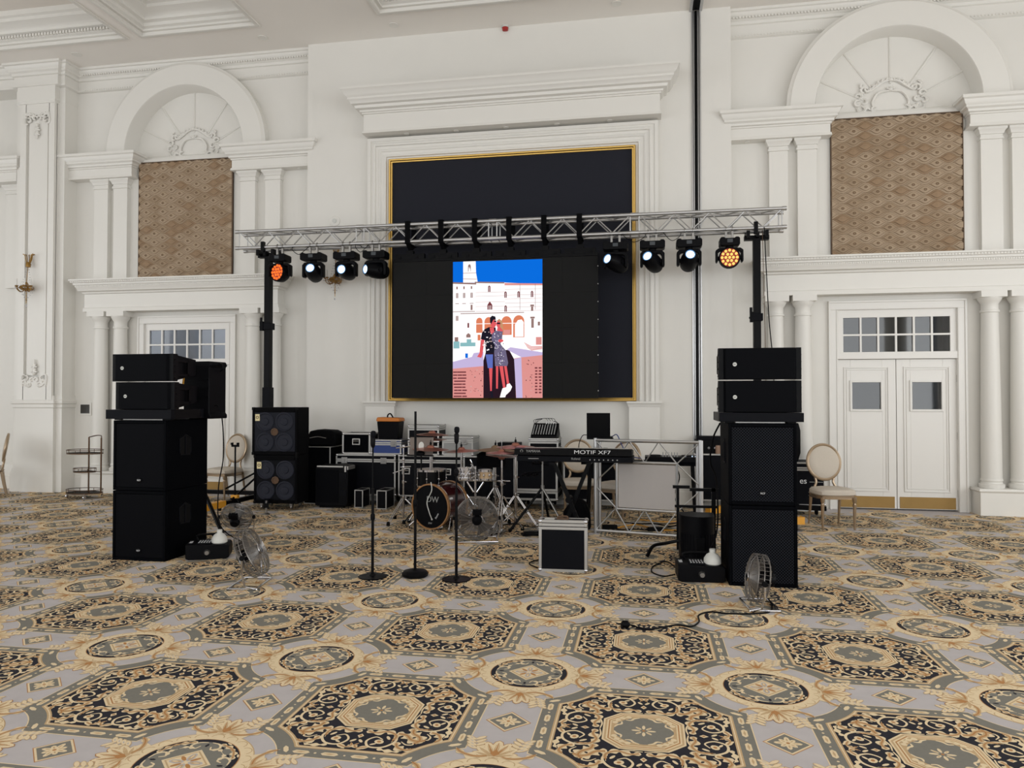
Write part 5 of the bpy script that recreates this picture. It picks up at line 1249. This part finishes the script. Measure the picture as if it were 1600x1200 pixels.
MB().box(-.325, .325, -.012, -.002, .32, .82).build('panel', 'panel_cloth', parent=t, bevel=.003, label='blank off-white panel')
# table, controller, laptop
t = thing('folding_table', 'narrow black table behind the metal booth frame', 'table', (-.05, 9.25, 0))
MB().box(-.72, .72, -.2, .22, .765, .80).build('table_top', 'black_wood', parent=t, bevel=.004)
for s_ in (-1, 1):
    for y in (-.17, .18): MB().tube([(s_ * .66, y, 0), (s_ * .62, y, .77)], .014, 8).build('leg', 'black_metal', parent=t)
t = thing('music_controller', 'black disc jockey controller with small lit knobs on the table', 'controller', (.30, 9.10, .802))
MB().box(-.30, .34, -.0, .30, .0, .065).build('housing', 'black_plastic', parent=t, bevel=.004)
for x in (-.18, .21): MB().lathe([(.075, .065), (.075, .075), (.07, .08)], (x, .14, 0), seg=24).build('jog_wheel', 'dark_panel', parent=t)
emis('cool_led', (215, 235, 255), 1.2)
m = MB()
for i in range(6): m.box(-.09 + i * .034, -.078 + i * .034, .02, .05, .065, .12)
m.build('faders', 'grey_panel', parent=t)
m = MB()
for x in (.18, .26, .30): m.ball((x, .02, .075), .009, n=4)
m.build('lit_buttons', 'cool_led', parent=t)
t = thing('laptop_stand', 'black stand holding the open laptop above the table', 'stand', (-.56, 9.32, .802))
MB().box(-.09, .09, -.1, .1, 0, .012).box(-.02, .02, .0, .04, .01, .26).box(-.06, .10, -.03, .05, .12, .15).build('post', 'black_metal', parent=t); MB().box(-.15, .17, -.12, .12, .262, .274).build('tray', 'black_metal', parent=t)
t = thing('laptop', 'open black laptop seen from behind, raised on a stand', 'laptop', (-.565, 9.32, 1.078), math.radians(2))
MB().box(-.15, .17, -.12, .12, 0, .018).build('keyboard_base', 'black_plastic', parent=t, bevel=.003); MB().box(-.145, .145, -.004, .004, 0, .30).build('lid', 'black_metal', parent=t, loc=(-.005, -.12, .018), rot=(math.radians(7), 0, 0), bevel=.003)
cable('laptop_cable', [(-.70, 9.2, 1.12), (-.76, 9.12, 1.11), (-.80, 9.08, .98), (-.76, 9.1, .85), (-.62, 9.2, .806)], .005, 'thin black cable looping left of the laptop')
cable('laptop_cable', [(-.40, 9.3, 1.10), (-.34, 9.26, 1.12), (-.28, 9.2, 1.0), (-.2, 9.15, .88), (-.04, 9.12, .84)], .006, 'dark cable running from the laptop down to the controller', 'blue_panel')

# ------------------------------------------------------------------ keyboards on a crossed stand
t = thing('keyboard', 'long black stage keyboard, upper of two, white name on its back', 'keyboard', (-.80, 8.22, .935), math.radians(-2))
MB().prism([(0, 0), (.02, .068), (.09, .078), (.36, .05), (.37, 0)], 'x', -.66, .66).build('housing', 'black_metal', parent=t, bevel=.005)
text('name_letters', 'MOTIF XF7', .058, 'white_ink', t, (.225, -.001, .040), (math.radians(78), 0, 0), sx=1.45); text('maker_letters', 'YAMAHA', .040, 'grey_panel', t, (-.44, .002, .044), (math.radians(78), 0, 0))
MB().ring((-.575, .012, .044), .014, .003, 'y', 14).build('round_emblem', 'grey_panel', parent=t)
m = MB()
for i in range(46): m.box(-.60 + i * .0262, -.60 + i * .0262 + .024, .23, .36, .055, .066)
m.build('keys', 'white_plastic', parent=t)
t = thing('keyboard', 'black stage keyboard, lower of two, on the crossed stand', 'keyboard', (-.80, 8.24, .862), math.radians(-2))
MB().prism([(0, 0), (.0, .065), (.34, .068), (.35, 0)], 'x', -.63, .67).build('housing', 'dark_panel', parent=t, bevel=.005)
text('name_letters', 'Roland', .036, 'grey_panel', t, (.04, -.001, .038)); m = MB()
for i in range(7): m.tube([(.2 + i * .05, -.006, .03), (.2 + i * .05, 0, .03)], .007, 8)
m.box(-.5, -.38, -.002, 0, .03, .036); m.build('sockets', 'steel', parent=t)
t = thing('keyboard_stand', 'black crossed keyboard stand', 'keyboard stand', (-.82, 8.40, 0))
for a, b, y in ((-.20, .15, -.06), (.20, -.13, .06)): MB().box(-.022, .022, -.015, .015, 0, .92).xf(Matrix.Translation((b, y, .015)) @ Matrix.Rotation(math.atan2(a - b, .84), 4, 'Y') @ Matrix.Diagonal((1, 1, .97, 1))).box(b - .03, b + .03, y - .19, y + .19, 0, .03).box(a - .03, a + .03, y - .19, y + .19, .835, .86).build('leg', 'black_metal', parent=t)
MB().lathe([(.035, -.1), (.035, .1)], (-.03, 0, .43), 'y', 14).build('lock_disc', 'black_plastic', parent=t)
t = thing('instrument_bag', 'crumpled black bag on the floor under the keyboards', 'bag', (-.80, 8.92, 0)); MB().prism([(-.17, 0), (.16, 0), (.15, .2), (.10, .33), (0, .38), (-.10, .30), (-.17, .22)], 'y', -.07, .08).build('body', 'black_fabric', parent=t, bevel=.03); MB().tube(bez([(-.05, -.08, .3), (0, -.1, .2), (.04, -.08, .05)], 4), .01, 5).build('strap', 'rubber', parent=t)

# ------------------------------------------------------------------ stands and drums
def tripod(t, R, zt, zf, mat_='chrome', a0=90, r=.011, double=True):
    for k in range(3):
        a = math.radians(a0 + 120 * k); c, s_ = math.cos(a), math.sin(a); nx, ny = -s_ * .014, c * .014
        m = MB()
        for q in ((-1, 1) if double else (0,)):
            m.tube([(.02 * c + nx * q, .02 * s_ + ny * q, zt), (R * c + nx * q, R * s_ + ny * q, .02)], r * .6 if double else r, 6)
        m.tube([(.015 * c, .015 * s_, zf), (R * .5 * c, R * .5 * s_, .02 + (zt - .02) * .5)], r * .5, 5)
        l = m.build('leg', mat_, parent=t)
        MB().lathe([(.022, 0), (.024, .02), (.016, .05)], (R * c, R * s_, 0), seg=10).build('rubber_foot', 'rubber', l)
def pole(t, z0, z1, mat_='chrome', r=.013, clutch=()):
    m = MB().tube([(0, 0, z0), (0, 0, z1)], r, 10)
    for z in clutch: m.lathe([(r * 1.7, 0), (r * 1.7, .035)], (0, 0, z), seg=12); m.tube([(r, 0, z + .018), (.045, -.01, z + .018)], .007, 6)
    return m.build('pole', mat_, parent=t)
def cym(R): return [(R, 0), (R, .0015), (R * .6, R * .07), (R * .22, R * .12), (R * .18, R * .20), (R * .08, R * .25), (.004, R * .26), (.004, R * .24), (R * .08, R * .23), (R * .17, R * .18), (R * .22, R * .105), (R * .6, R * .06)]
def cymbal_stand(x, y, H, R, lab, a0=90, tilt=(0, 0), off=(0, 0), tR=.28, zt=.42, plate='cymbal', name='cymbal_stand'):
    t = thing(name, lab, 'cymbal stand', (x, y, 0)); tripod(t, tR, zt, .1, a0=a0); pole(t, .06, H - .12 if off != (0, 0) else H, clutch=(zt, H * .62))
    if off != (0, 0): MB().tube([(-off[0] * .35, -off[1] * .35, H - .16), (off[0], off[1], H - .01)], .008, 8).lathe([(.02, -.02), (.02, .02)], (0, 0, H - .13), seg=10).build('boom_arm', 'chrome', parent=t)
    M = Matrix.Translation((off[0], off[1], H)) @ Matrix.Rotation(math.radians(tilt[0]), 4, 'X') @ Matrix.Rotation(math.radians(tilt[1]), 4, 'Y')
    MB().lathe(cym(R), seg=36).xf(M).build('cymbal', plate, parent=t, label='thin copper-coloured cymbal')
    MB().lathe([(.012, R * .26), (.014, R * .26 + .02), (.008, R * .26 + .035)], seg=10).tube([(0, 0, R * .26 + .03), (0, 0, R * .26 + .06)], .004, 6).xf(M).build('wing_nut', 'black_plastic', parent=t)
    return t
cymbal_stand(-2.66, 8.98, .93, .23, 'cymbal stand rising behind the bass drum, cymbal low and tilted', 60, (1, 2))
cymbal_stand(-2.30, 9.15, .90, .22, 'cymbal stand right of the bass drum, thin level cymbal', 20, (1, -2))
cymbal_stand(-1.90, 9.35, .90, .27, 'dark cymbal stand behind the small chrome drum', 80, (0, 1), plate='brown_line')
cymbal_stand(-1.53, 8.75, .985, .235, 'tall chrome stand with a pink-gleaming cymbal above the hi-hat', 100, (1, 0), tR=.33, zt=.40)
t = cymbal_stand(-3.02, 9.0, .80, .001, 'bare chrome boom stand left of the bass drum, no cymbal', 250, tR=.30, zt=.30, name='boom_stand')
t['category'] = 'stand'
for ch in list(t.children):
    if ch.name.startswith(('cymbal', 'wing_nut')): bpy.data.objects.remove(ch)
MB().tube([(0, 0, .78), (0, 0, .98)], .009, 8).tube([(-.10, 0, .94), (.10, -.02, .97)], .008, 6).tube([(-.04, 0, .70), (.10, -.01, .71)], .008, 6).tube([(-.14, 0, .62), (.03, 0, .68)], .007, 6).ball((0, 0, .965), .022).ball((.0, 0, .70), .022).ball((0, 0, .80), .02).build('boom_clamps', 'chrome', parent=t)
# double crash high on the left
t = thing('cymbal_stand', 'cymbal stand with two small stacked cymbals behind the tablet', 'cymbal stand', (-2.72, 9.25, 0)); tripod(t, .26, .36, .1, a0=40); pole(t, .06, 1.13, clutch=(.36, .75))
for z, R, tl in ((1.10, .22, 4), (1.03, .20, -6)): MB().lathe(cym(R), seg=36).xf(Matrix.Translation((0, 0, z)) @ Matrix.Rotation(math.radians(0), 4, 'X') @ Matrix.Rotation(math.radians(tl * .4), 4, 'Y')).build('cymbal', 'cymbal', parent=t)
# hi-hat
t = thing('hi_hat', 'hi-hat with two copper-coloured cymbals on a slim chrome stand', 'hi-hat', (-1.66, 8.55, 0)); tripod(t, .26, .42, .12, a0=30); pole(t, .05, .84, clutch=(.55,)); MB().tube([(0, 0, .8), (0, 0, 1.09)], .004, 6).build('pull_rod', 'chrome', parent=t)
MB().lathe(cym(.19), seg=36).xf(Matrix.Translation((0, 0, .93))).build('cymbal', 'cymbal', parent=t); MB().lathe([(r_, -z) for r_, z in cym(.19)], seg=36).xf(Matrix.Translation((0, 0, .90)) @ Matrix.Rotation(math.radians(3), 4, 'Y')).build('cymbal', 'cymbal', parent=t)
MB().box(-.05, .05, -.30, .0, .01, .025).box(-.04, .04, -.28, -.06, .04, .05).build('foot_pedal', 'steel', parent=t); MB().ring((0, 0, .60), .05, .008, 'z', 14).tube([(-.1, 0, .60), (.1, 0, .60)], .009, 6).build('clutch', 'chrome', parent=t)
# bass drum
nrm = Vector((-.33, -.945, 0)).normalized(); rz = math.atan2(nrm.x, -nrm.y)
t = thing('bass_drum', 'dark red bass drum lying on its side, black front head', 'drum', (-2.47, 8.76, 0), rz)
R = .262; Z = .275; L = .40
MB().lathe([(R * .985, -L / 2), (R * .985, L / 2)], (0, 0, Z), 'y', 48).build('shell', 'drum_red', parent=t)
for y, mm in ((-L / 2, 'drum_hoop'), (L / 2, 'drum_hoop')):
    MB().lathe([(R - .004, -.018), (R + .012, -.018), (R + .012, .018), (R - .004, .018), (R - .004, -.018)], (0, y, Z), 'y', 48).build('hoop', mm, parent=t, label='natural wood hoop')
    MB().ring((0, y + (.03 if y < 0 else -.03), Z), R + .004, .005, 'y', 48, 5).build('hoop_rim', 'chrome', parent=t)
MB().lathe([(R - .004, -L / 2 - .004), (.002, -L / 2 - .006)], (0, 0, Z), 'y', 48).build('front_head', 'black_plastic', parent=t, label='black front head with white marks')
text('head_letters', 'DW', .10, 'grey_panel', t, (.035, -L / 2 - .009, Z + .085)); b = MB().ball((.10, -L / 2 - .004, Z - .105), .055, sc=(.75, .06, 1.15)).build('head_badge', 'dark_panel', parent=t); text('badge_letters', 'Remo', .032, 'white_ink', b, (.10, -L / 2 - .0105, Z - .105), (PI / 2, math.radians(-60), 0)); text('lower_letters', 'DW', .03, 'grey_panel', t, (-.0, -L / 2 - .009, Z - .20))
MB().tube(bez([(.04, -L / 2 - .05, Z + .30), (.05, -L / 2 - .05, Z + .20), (-.03, -L / 2 - .03, Z + .06), (.0, -L / 2 - .03, Z - .06), (.03, -L / 2 - .015, Z - .15)], 8), .006, 6).ball((.03, -L / 2 - .015, Z - .15), .011).build('microphone_lead', 'white_plastic', parent=t)
for k in range(8):
    a = 2 * PI * (k + .5) / 8; c, s_ = math.cos(a), math.sin(a); MB().box(-.012, .012, -L / 2 + .03, -L / 2 + .09, R - .01, R + .018).tube([(0, -L / 2 - .02, R + .012), (0, -L / 2 + .06, R + .012)], .004, 5).xf(Matrix.Translation((0, 0, Z)) @ Matrix.Rotation(a, 4, 'Y')).build('lug', 'chrome', parent=t)
for s_ in (-1, 1): MB().tube([(s_ * R * .75, -.06, Z - .10), (s_ * (R + .03), -.24, .03)], .009, 8).lathe([(.016, 0), (.02, .03)], (s_ * (R + .03), -.24, 0), seg=10).box(s_ * R * .78 - .02, s_ * R * .78 + .02, -.09, -.03, Z - .12, Z - .04).build('spur', 'chrome', parent=t)
def small_drum(t, c, R, h, shell, name='shell'):
    MB().lathe([(R, 0), (R, h)], c, seg=32).build(name, shell, parent=t)
    for z in (0, h): MB().lathe([(R, -.012), (R + .012, -.012), (R + .012, .012), (R, .012), (R, -.012)], (c[0], c[1], c[2] + z), seg=32).build('hoop', 'chrome', parent=t)
    MB().lathe([(R, h + .002), (.001, h + .004)], c, seg=32).build('head', 'drum_skin', parent=t)
    m = MB()
    for k in range(8): a = 2 * PI * k / 8; x, y = c[0] + (R + .012) * math.cos(a), c[1] + (R + .012) * math.sin(a); m.tube([(x, y, c[2] - .01), (x, y, c[2] + h + .01)], .003, 5); m.ball((x, y, c[2] + h / 2), .014, n=4)
    m.build('lugs', 'chrome', parent=t)
t = thing('tom_drum', 'black drum with a pale skin on a stand above the bass drum', 'drum', (-2.69, 9.12, 0)); tripod(t, .24, .30, .1, a0=10); pole(t, .06, .44, clutch=(.3,)); small_drum(t, (0, 0, .46), .185, .20, 'black_metal')
t = thing('percussion_rack', 'stand with one chrome and one small wooden drum before the trunks', 'drum', (-1.95, 8.42, 0)); tripod(t, .24, .28, .1, a0=90); pole(t, .06, .78, clutch=(.3,))
small_drum(t, (-.12, 0, .64), .085, .11, 'chrome', 'chrome_shell'); small_drum(t, (.12, 0, .635), .075, .10, 'snare_wood', 'wooden_shell')
m = MB()
for q in range(9): a = q * .7; m.tube([(-.05 + .11 * math.cos(a), -.09, .70 + .05 * math.sin(a)), (-.05 + .10 * math.cos(a + .8), -.05, .72 + .09 * math.sin(a * 2))], .006, 5)
m.tube([(-.20, 0, .615), (.20, 0, .62)], .012, 8); m.tube([(-.10, 0, .60), (-.02, 0, .48)], .012, 8); m.tube([(.10, 0, .60), (.02, 0, .48)], .012, 8); m.tube([(0, 0, .74), (-.06, -.02, .86)], .008, 6)
m.build('mounting_arms', 'chrome', parent=t)
t = thing('drum_throne', 'black padded drum seat behind the hi-hat', 'stool', (-1.97, 9.42, 0)); tripod(t, .24, .34, .12, 'black_metal'); pole(t, .08, .68, 'black_metal', .018); MB().lathe([(.13, .68), (.185, .69), (.195, .74), (.19, .84), (.14, .875), (.01, .88)], seg=28, sy=.7).build('seat_cushion', 'black_fabric', parent=t)
t = thing('tablet_stand', 'music stand with a brown tablet and a white paper scrap behind the drums', 'music stand', (-2.78, 8.98, 0)); tripod(t, .22, .25, .1, 'black_metal', r=.009); pole(t, .06, .95, 'black_metal', .01)
h = MB().box(-.155, .155, -.008, .006, 0, .23).build('tablet', 'tablet_grey', parent=t, loc=(0, -.02, .855), rot=(math.radians(-12), 0, 0), bevel=.006)
MB().ball((-.0, -.012, .12), .04, sc=(.9, .1, 1.3)).build('paper_scrap', 'white_plastic', h, label='white paper scrap'); MB().box(-.13, .15, -.0, .02, .22, .25).build('top_clip', 'black_plastic', h); MB().box(-.17, .17, -.05, .0, -.012, .0).ball((.0, -.03, .02), .045, sc=(1.3, .5, .8)).build('clamp', 'black_plastic', h)
t = thing('microphone_tripod', 'chrome and black microphone tripod between hi-hat and keyboard stand', 'microphone stand', (-1.20, 8.72, 0))
for k, (a, mm) in enumerate(((205, 'black_metal'), (325, 'steel'), (85, 'black_metal'))):
    c, s_ = math.cos(math.radians(a)), math.sin(math.radians(a)); MB().tube([(.01 * c, .01 * s_, .50), (.40 * c, .40 * s_, .02)], .016 if mm != 'steel' else .012, 8).lathe([(.018, 0), (.02, .04)], (.40 * c, .40 * s_, 0), seg=8).build('leg', mm, parent=t)
MB().tube([(0, 0, .12), (0, 0, .90)], .013, 8).lathe([(.022, 0), (.022, .05)], (0, 0, .49), seg=12).build('pole', 'steel', parent=t)
m = MB(); m.tube([(-.22, 0, .68), (.0, 0, .70)], .01, 6)
for k in range(6): m.ball((-.24 + k * .035, -.01, .655 + .015 * (k % 2)), .02, n=4)
for k in range(5): m.ball((-.11 + k * .03, 0, .80 + .03 * ((k * 2) % 3)), .022, n=4)
m.tube([(-.12, 0, .80), (.08, 0, .78)], .009, 6); m.build('clamped_percussion', 'black_plastic', parent=t)
t = thing('drum_pedal', 'black drum pedal on the floor between hi-hat and upright case', 'pedal', (-1.30, 8.42, 0), math.radians(20)); MB().box(-.10, .14, -.07, .07, 0, .02).box(-.08, .12, -.03, .03, .03, .045).build('foot_board', 'black_metal', parent=t); MB().tube([(.10, -.06, .02), (.10, -.06, .11), (.10, .06, .11), (.10, .06, .02)], .007, 6).ball((.08, 0, .11), .022).build('beater_frame', 'steel', parent=t)

# ------------------------------------------------------------------ right of the booth frame
t = thing('round_cabinet', 'black curved-front cabinet standing behind the right fog machine', 'cabinet', (.50, 7.42, 0)); pts = arc(0, .02, .17, 200, 340, 12) + [(.17, .18), (-.17, .18)]
MB().prism(pts, 'z', 0, .44).build('cabinet', 'black_plastic', parent=t, bevel=.006); m = MB()
for a in range(205, 336, 10): m.tube([(.171 * math.cos(math.radians(a)), .02 + .171 * math.sin(math.radians(a)), .03), (.171 * math.cos(math.radians(a)), .02 + .171 * math.sin(math.radians(a)), .27)], .003, 4)
m.build('front_ribs', 'dark_panel', parent=t); MB().box(-.02, .06, -.16, -.148, .05, .24).build('front_panel', 'black_metal', parent=t)
t = thing('instrument_stand', 'black metal stand with crossbars between white panel and right stack', 'stand', (.33, 7.75, 0))
MB().box(-.014, .014, -.014, .014, .03, .66).build('upright', 'black_metal', parent=t); MB().box(.335, .375, -.015, .015, .02, .66).build('rear_upright', 'black_metal', parent=t)
MB().box(-.05, .12, -.02, .02, .655, .685).box(.12, .40, -.015, .015, .63, .66).build('top_arm', 'black_metal', parent=t); MB().box(-.03, .40, -.012, .012, .46, .485).build('lower_arm', 'black_metal', parent=t)
MB().tube(bez([(0, 0, .12), (-.12, -.1, .11), (-.25, -.22, .10), (-.31, -.32, .02)], 5), .018, 8).build('foot', 'black_metal', parent=t); MB().tube([(0, 0, .1), (.1, .15, .015)], .014, 8).tube([(.355, 0, .1), (.37, .2, .02)], .014, 8).build('rear_foot', 'black_metal', parent=t)
tag(MB().lathe([(.032, 0), (.034, .01), (.034, .10), (.028, .115)], (1.0, 10.60, .805), seg=16).build('drink_can', 'print_tan'), 'small tan drink can on the trunk left of the right speaker stack', 'can')
# floor clutter behind the booth frame
rc = random.Random(11)
CL = ('black cable snaking on the carpet below the white panel', 'yellow cable on the carpet behind the booth frame', 'black cable coiled near the right post of the booth frame', 'black cable running under the table', 'yellow cable curling near the right stack', 'black cable hanging from the table behind the frame', 'black cable loop under the keyboards')
for i, lab in enumerate(CL):
    y0 = 8.95 + .17 * i; x = -.5 + .12 * i; pts = []
    for k in range(7): pts.append((x + k * .19 + rc.uniform(-.05, .05), min(10.05, y0 + rc.uniform(-.16, .16)), .009 + (.004 * (i % 3))))
    if i == 5: pts = [(.35, 9.3, .80), (.42, 9.36, .6), (.36, 9.33, .35), (.5, 9.35, .1), (.3, 9.2, .012), (.05, 9.1, .012)]
    cable('floor_cable', pts, .007, lab, 'yellow_paint' if 'yellow' in lab else 'rubber', 'cables on the carpet')
cable('floor_cable', [(-2.1, 9.1, .01), (-1.8, 8.9, .01), (-1.6, 9.1, .01), (-1.35, 8.9, .01), (-1.1, 9.2, .01), (-.9, 8.85, .01)], .007, 'black cable on the carpet behind the hi-hat stand', 'rubber', 'cables on the carpet')
cable('floor_cable', [(-.98, 6.78, .01), (-1.06, 6.85, .02), (-1.08, 7.0, .01), (-1.0, 7.12, .01), (-.86, 7.08, .01)], .006, 'short black cable end beside the upright case', 'rubber', 'cables on the carpet')
cable('floor_cable', [(.28, 6.9, .03), (.2, 7.2, .02), (.08, 7.05, .01), (.06, 6.8, .01), (.16, 6.66, .01), (.26, 6.66, .03)], .006, 'black cable looping left of the right fog machine', 'rubber', 'cables on the carpet')
cable('floor_cable', [(1.70, 9.7, .01), (1.85, 9.85, .02), (1.9, 10.0, .01), (1.75, 10.1, .01)], .008, 'black cable behind the yellow foot of the right tower', 'rubber', 'cables on the carpet')
for x, y, l in ((-.42, 8.98, 'left'), (.12, 8.92, 'right')):
    t = thing('power_strip', 'black power box on the carpet behind the booth frame, the %s one' % l, 'power strip', (x, y, 0), .2); MB().box(-.09, .09, -.03, .03, 0, .05).build('housing', 'rubber', parent=t, bevel=.006); MB().box(-.07, .07, -.02, .02, .05, .053).build('sockets', 'dark_panel', parent=t)
# slim holder pole before the left chair
t = thing('holder_stand', 'slim black pole with a forked holder in front of the left chair', 'stand', (-5.68, 9.55, 0))
MB().tube([(0, 0, .02), (0, 0, .90)], .012, 8).build('pole', 'black_metal', parent=t); MB().box(-.055, .055, -.012, .012, .89, .92).box(-.055, -.035, -.03, .012, .92, .95).box(.035, .055, -.03, .012, .92, .95).build('fork', 'black_plastic', parent=t)
MB().box(-.05, .05, -.03, .03, .17, .215).build('yellow_clamp', 'yellow_paint', parent=t, label='yellow clamp'); tripod(t, .20, .20, .1, 'black_metal', double=False, r=.009)
t = thing('support_leg', 'black tube leg slanting down behind the left subwoofers', 'stand', (-4.55, 7.45, 0)); MB().tube([(-.32, .12, .50), (.10, -.14, .03)], .022, 8).build('tube', 'black_metal', parent=t); MB().lathe([(.03, 0), (.026, .05)], (.11, -.145, 0), seg=10).build('rubber_foot', 'rubber', parent=t); MB().tube([(-.32, .12, 0), (-.32, .12, .55)], .02, 8).build('upright', 'black_metal', parent=t)

# ------------------------------------------------------------------ drinks trolley at the left wall
t = thing('serving_trolley', 'small round-shelved bronze serving trolley by the left wall', 'trolley', (-8.68, 10.28, 0))
def tray(cx, cy, z, rx, ry, nm):
    m = MB(); m.lathe([(rx, -.012), (rx, .004), (rx - .01, .004)], (cx, cy, z), seg=32, sy=ry / rx); s_ = m.build(nm, 'bronze', parent=t)
    MB().lathe([(rx - .012, .004), (.002, .0045)], (cx, cy, z), seg=32, sy=ry / rx).build('glass_top', 'door_glass', s_)
    m = MB(); m.ring((cx, cy, z + .05), rx, .006, 'z', 32, 6, sy=ry / rx)
    for k in range(8): a = 2 * PI * k / 8; m.tube([(cx + rx * math.cos(a), cy + ry * math.sin(a), z), (cx + rx * math.cos(a), cy + ry * math.sin(a), z + .05)], .004, 5)
    m.build('gallery_rail', 'bronze', s_)
tray(-.02, 0, .71, .29, .2, 'top_shelf'); tray(-.02, 0, .42, .18, .13, 'middle_shelf'); tray(-.02, 0, .09, .29, .2, 'bottom_shelf')
for x, y in ((-.10, .18), (.27, .0)): MB().tube([(x, y, .08), (x, y, .95)], .012, 8).build('post', 'bronze', parent=t)
MB().tube(bez([(-.10, .18, .95), (.05, .17, .98), (.2, .08, .98), (.27, 0, .95)], 5), .009, 6).build('handle', 'bronze', parent=t)
MB().tube([(.14, 0, .42), (.27, 0, .42)], .006, 6).build('shelf_arm', 'bronze', parent=t)
for x, y in ((-.29, -.05), (.12, -.17), (.22, .1), (-.15, .18)): MB().lathe([(.028, -.01), (.03, 0), (.028, .01)], (x, y, .03), 'x', 14).tube([(x, y, .03), (x, y, .09)], .008, 6).build('castor', 'chrome', parent=t)
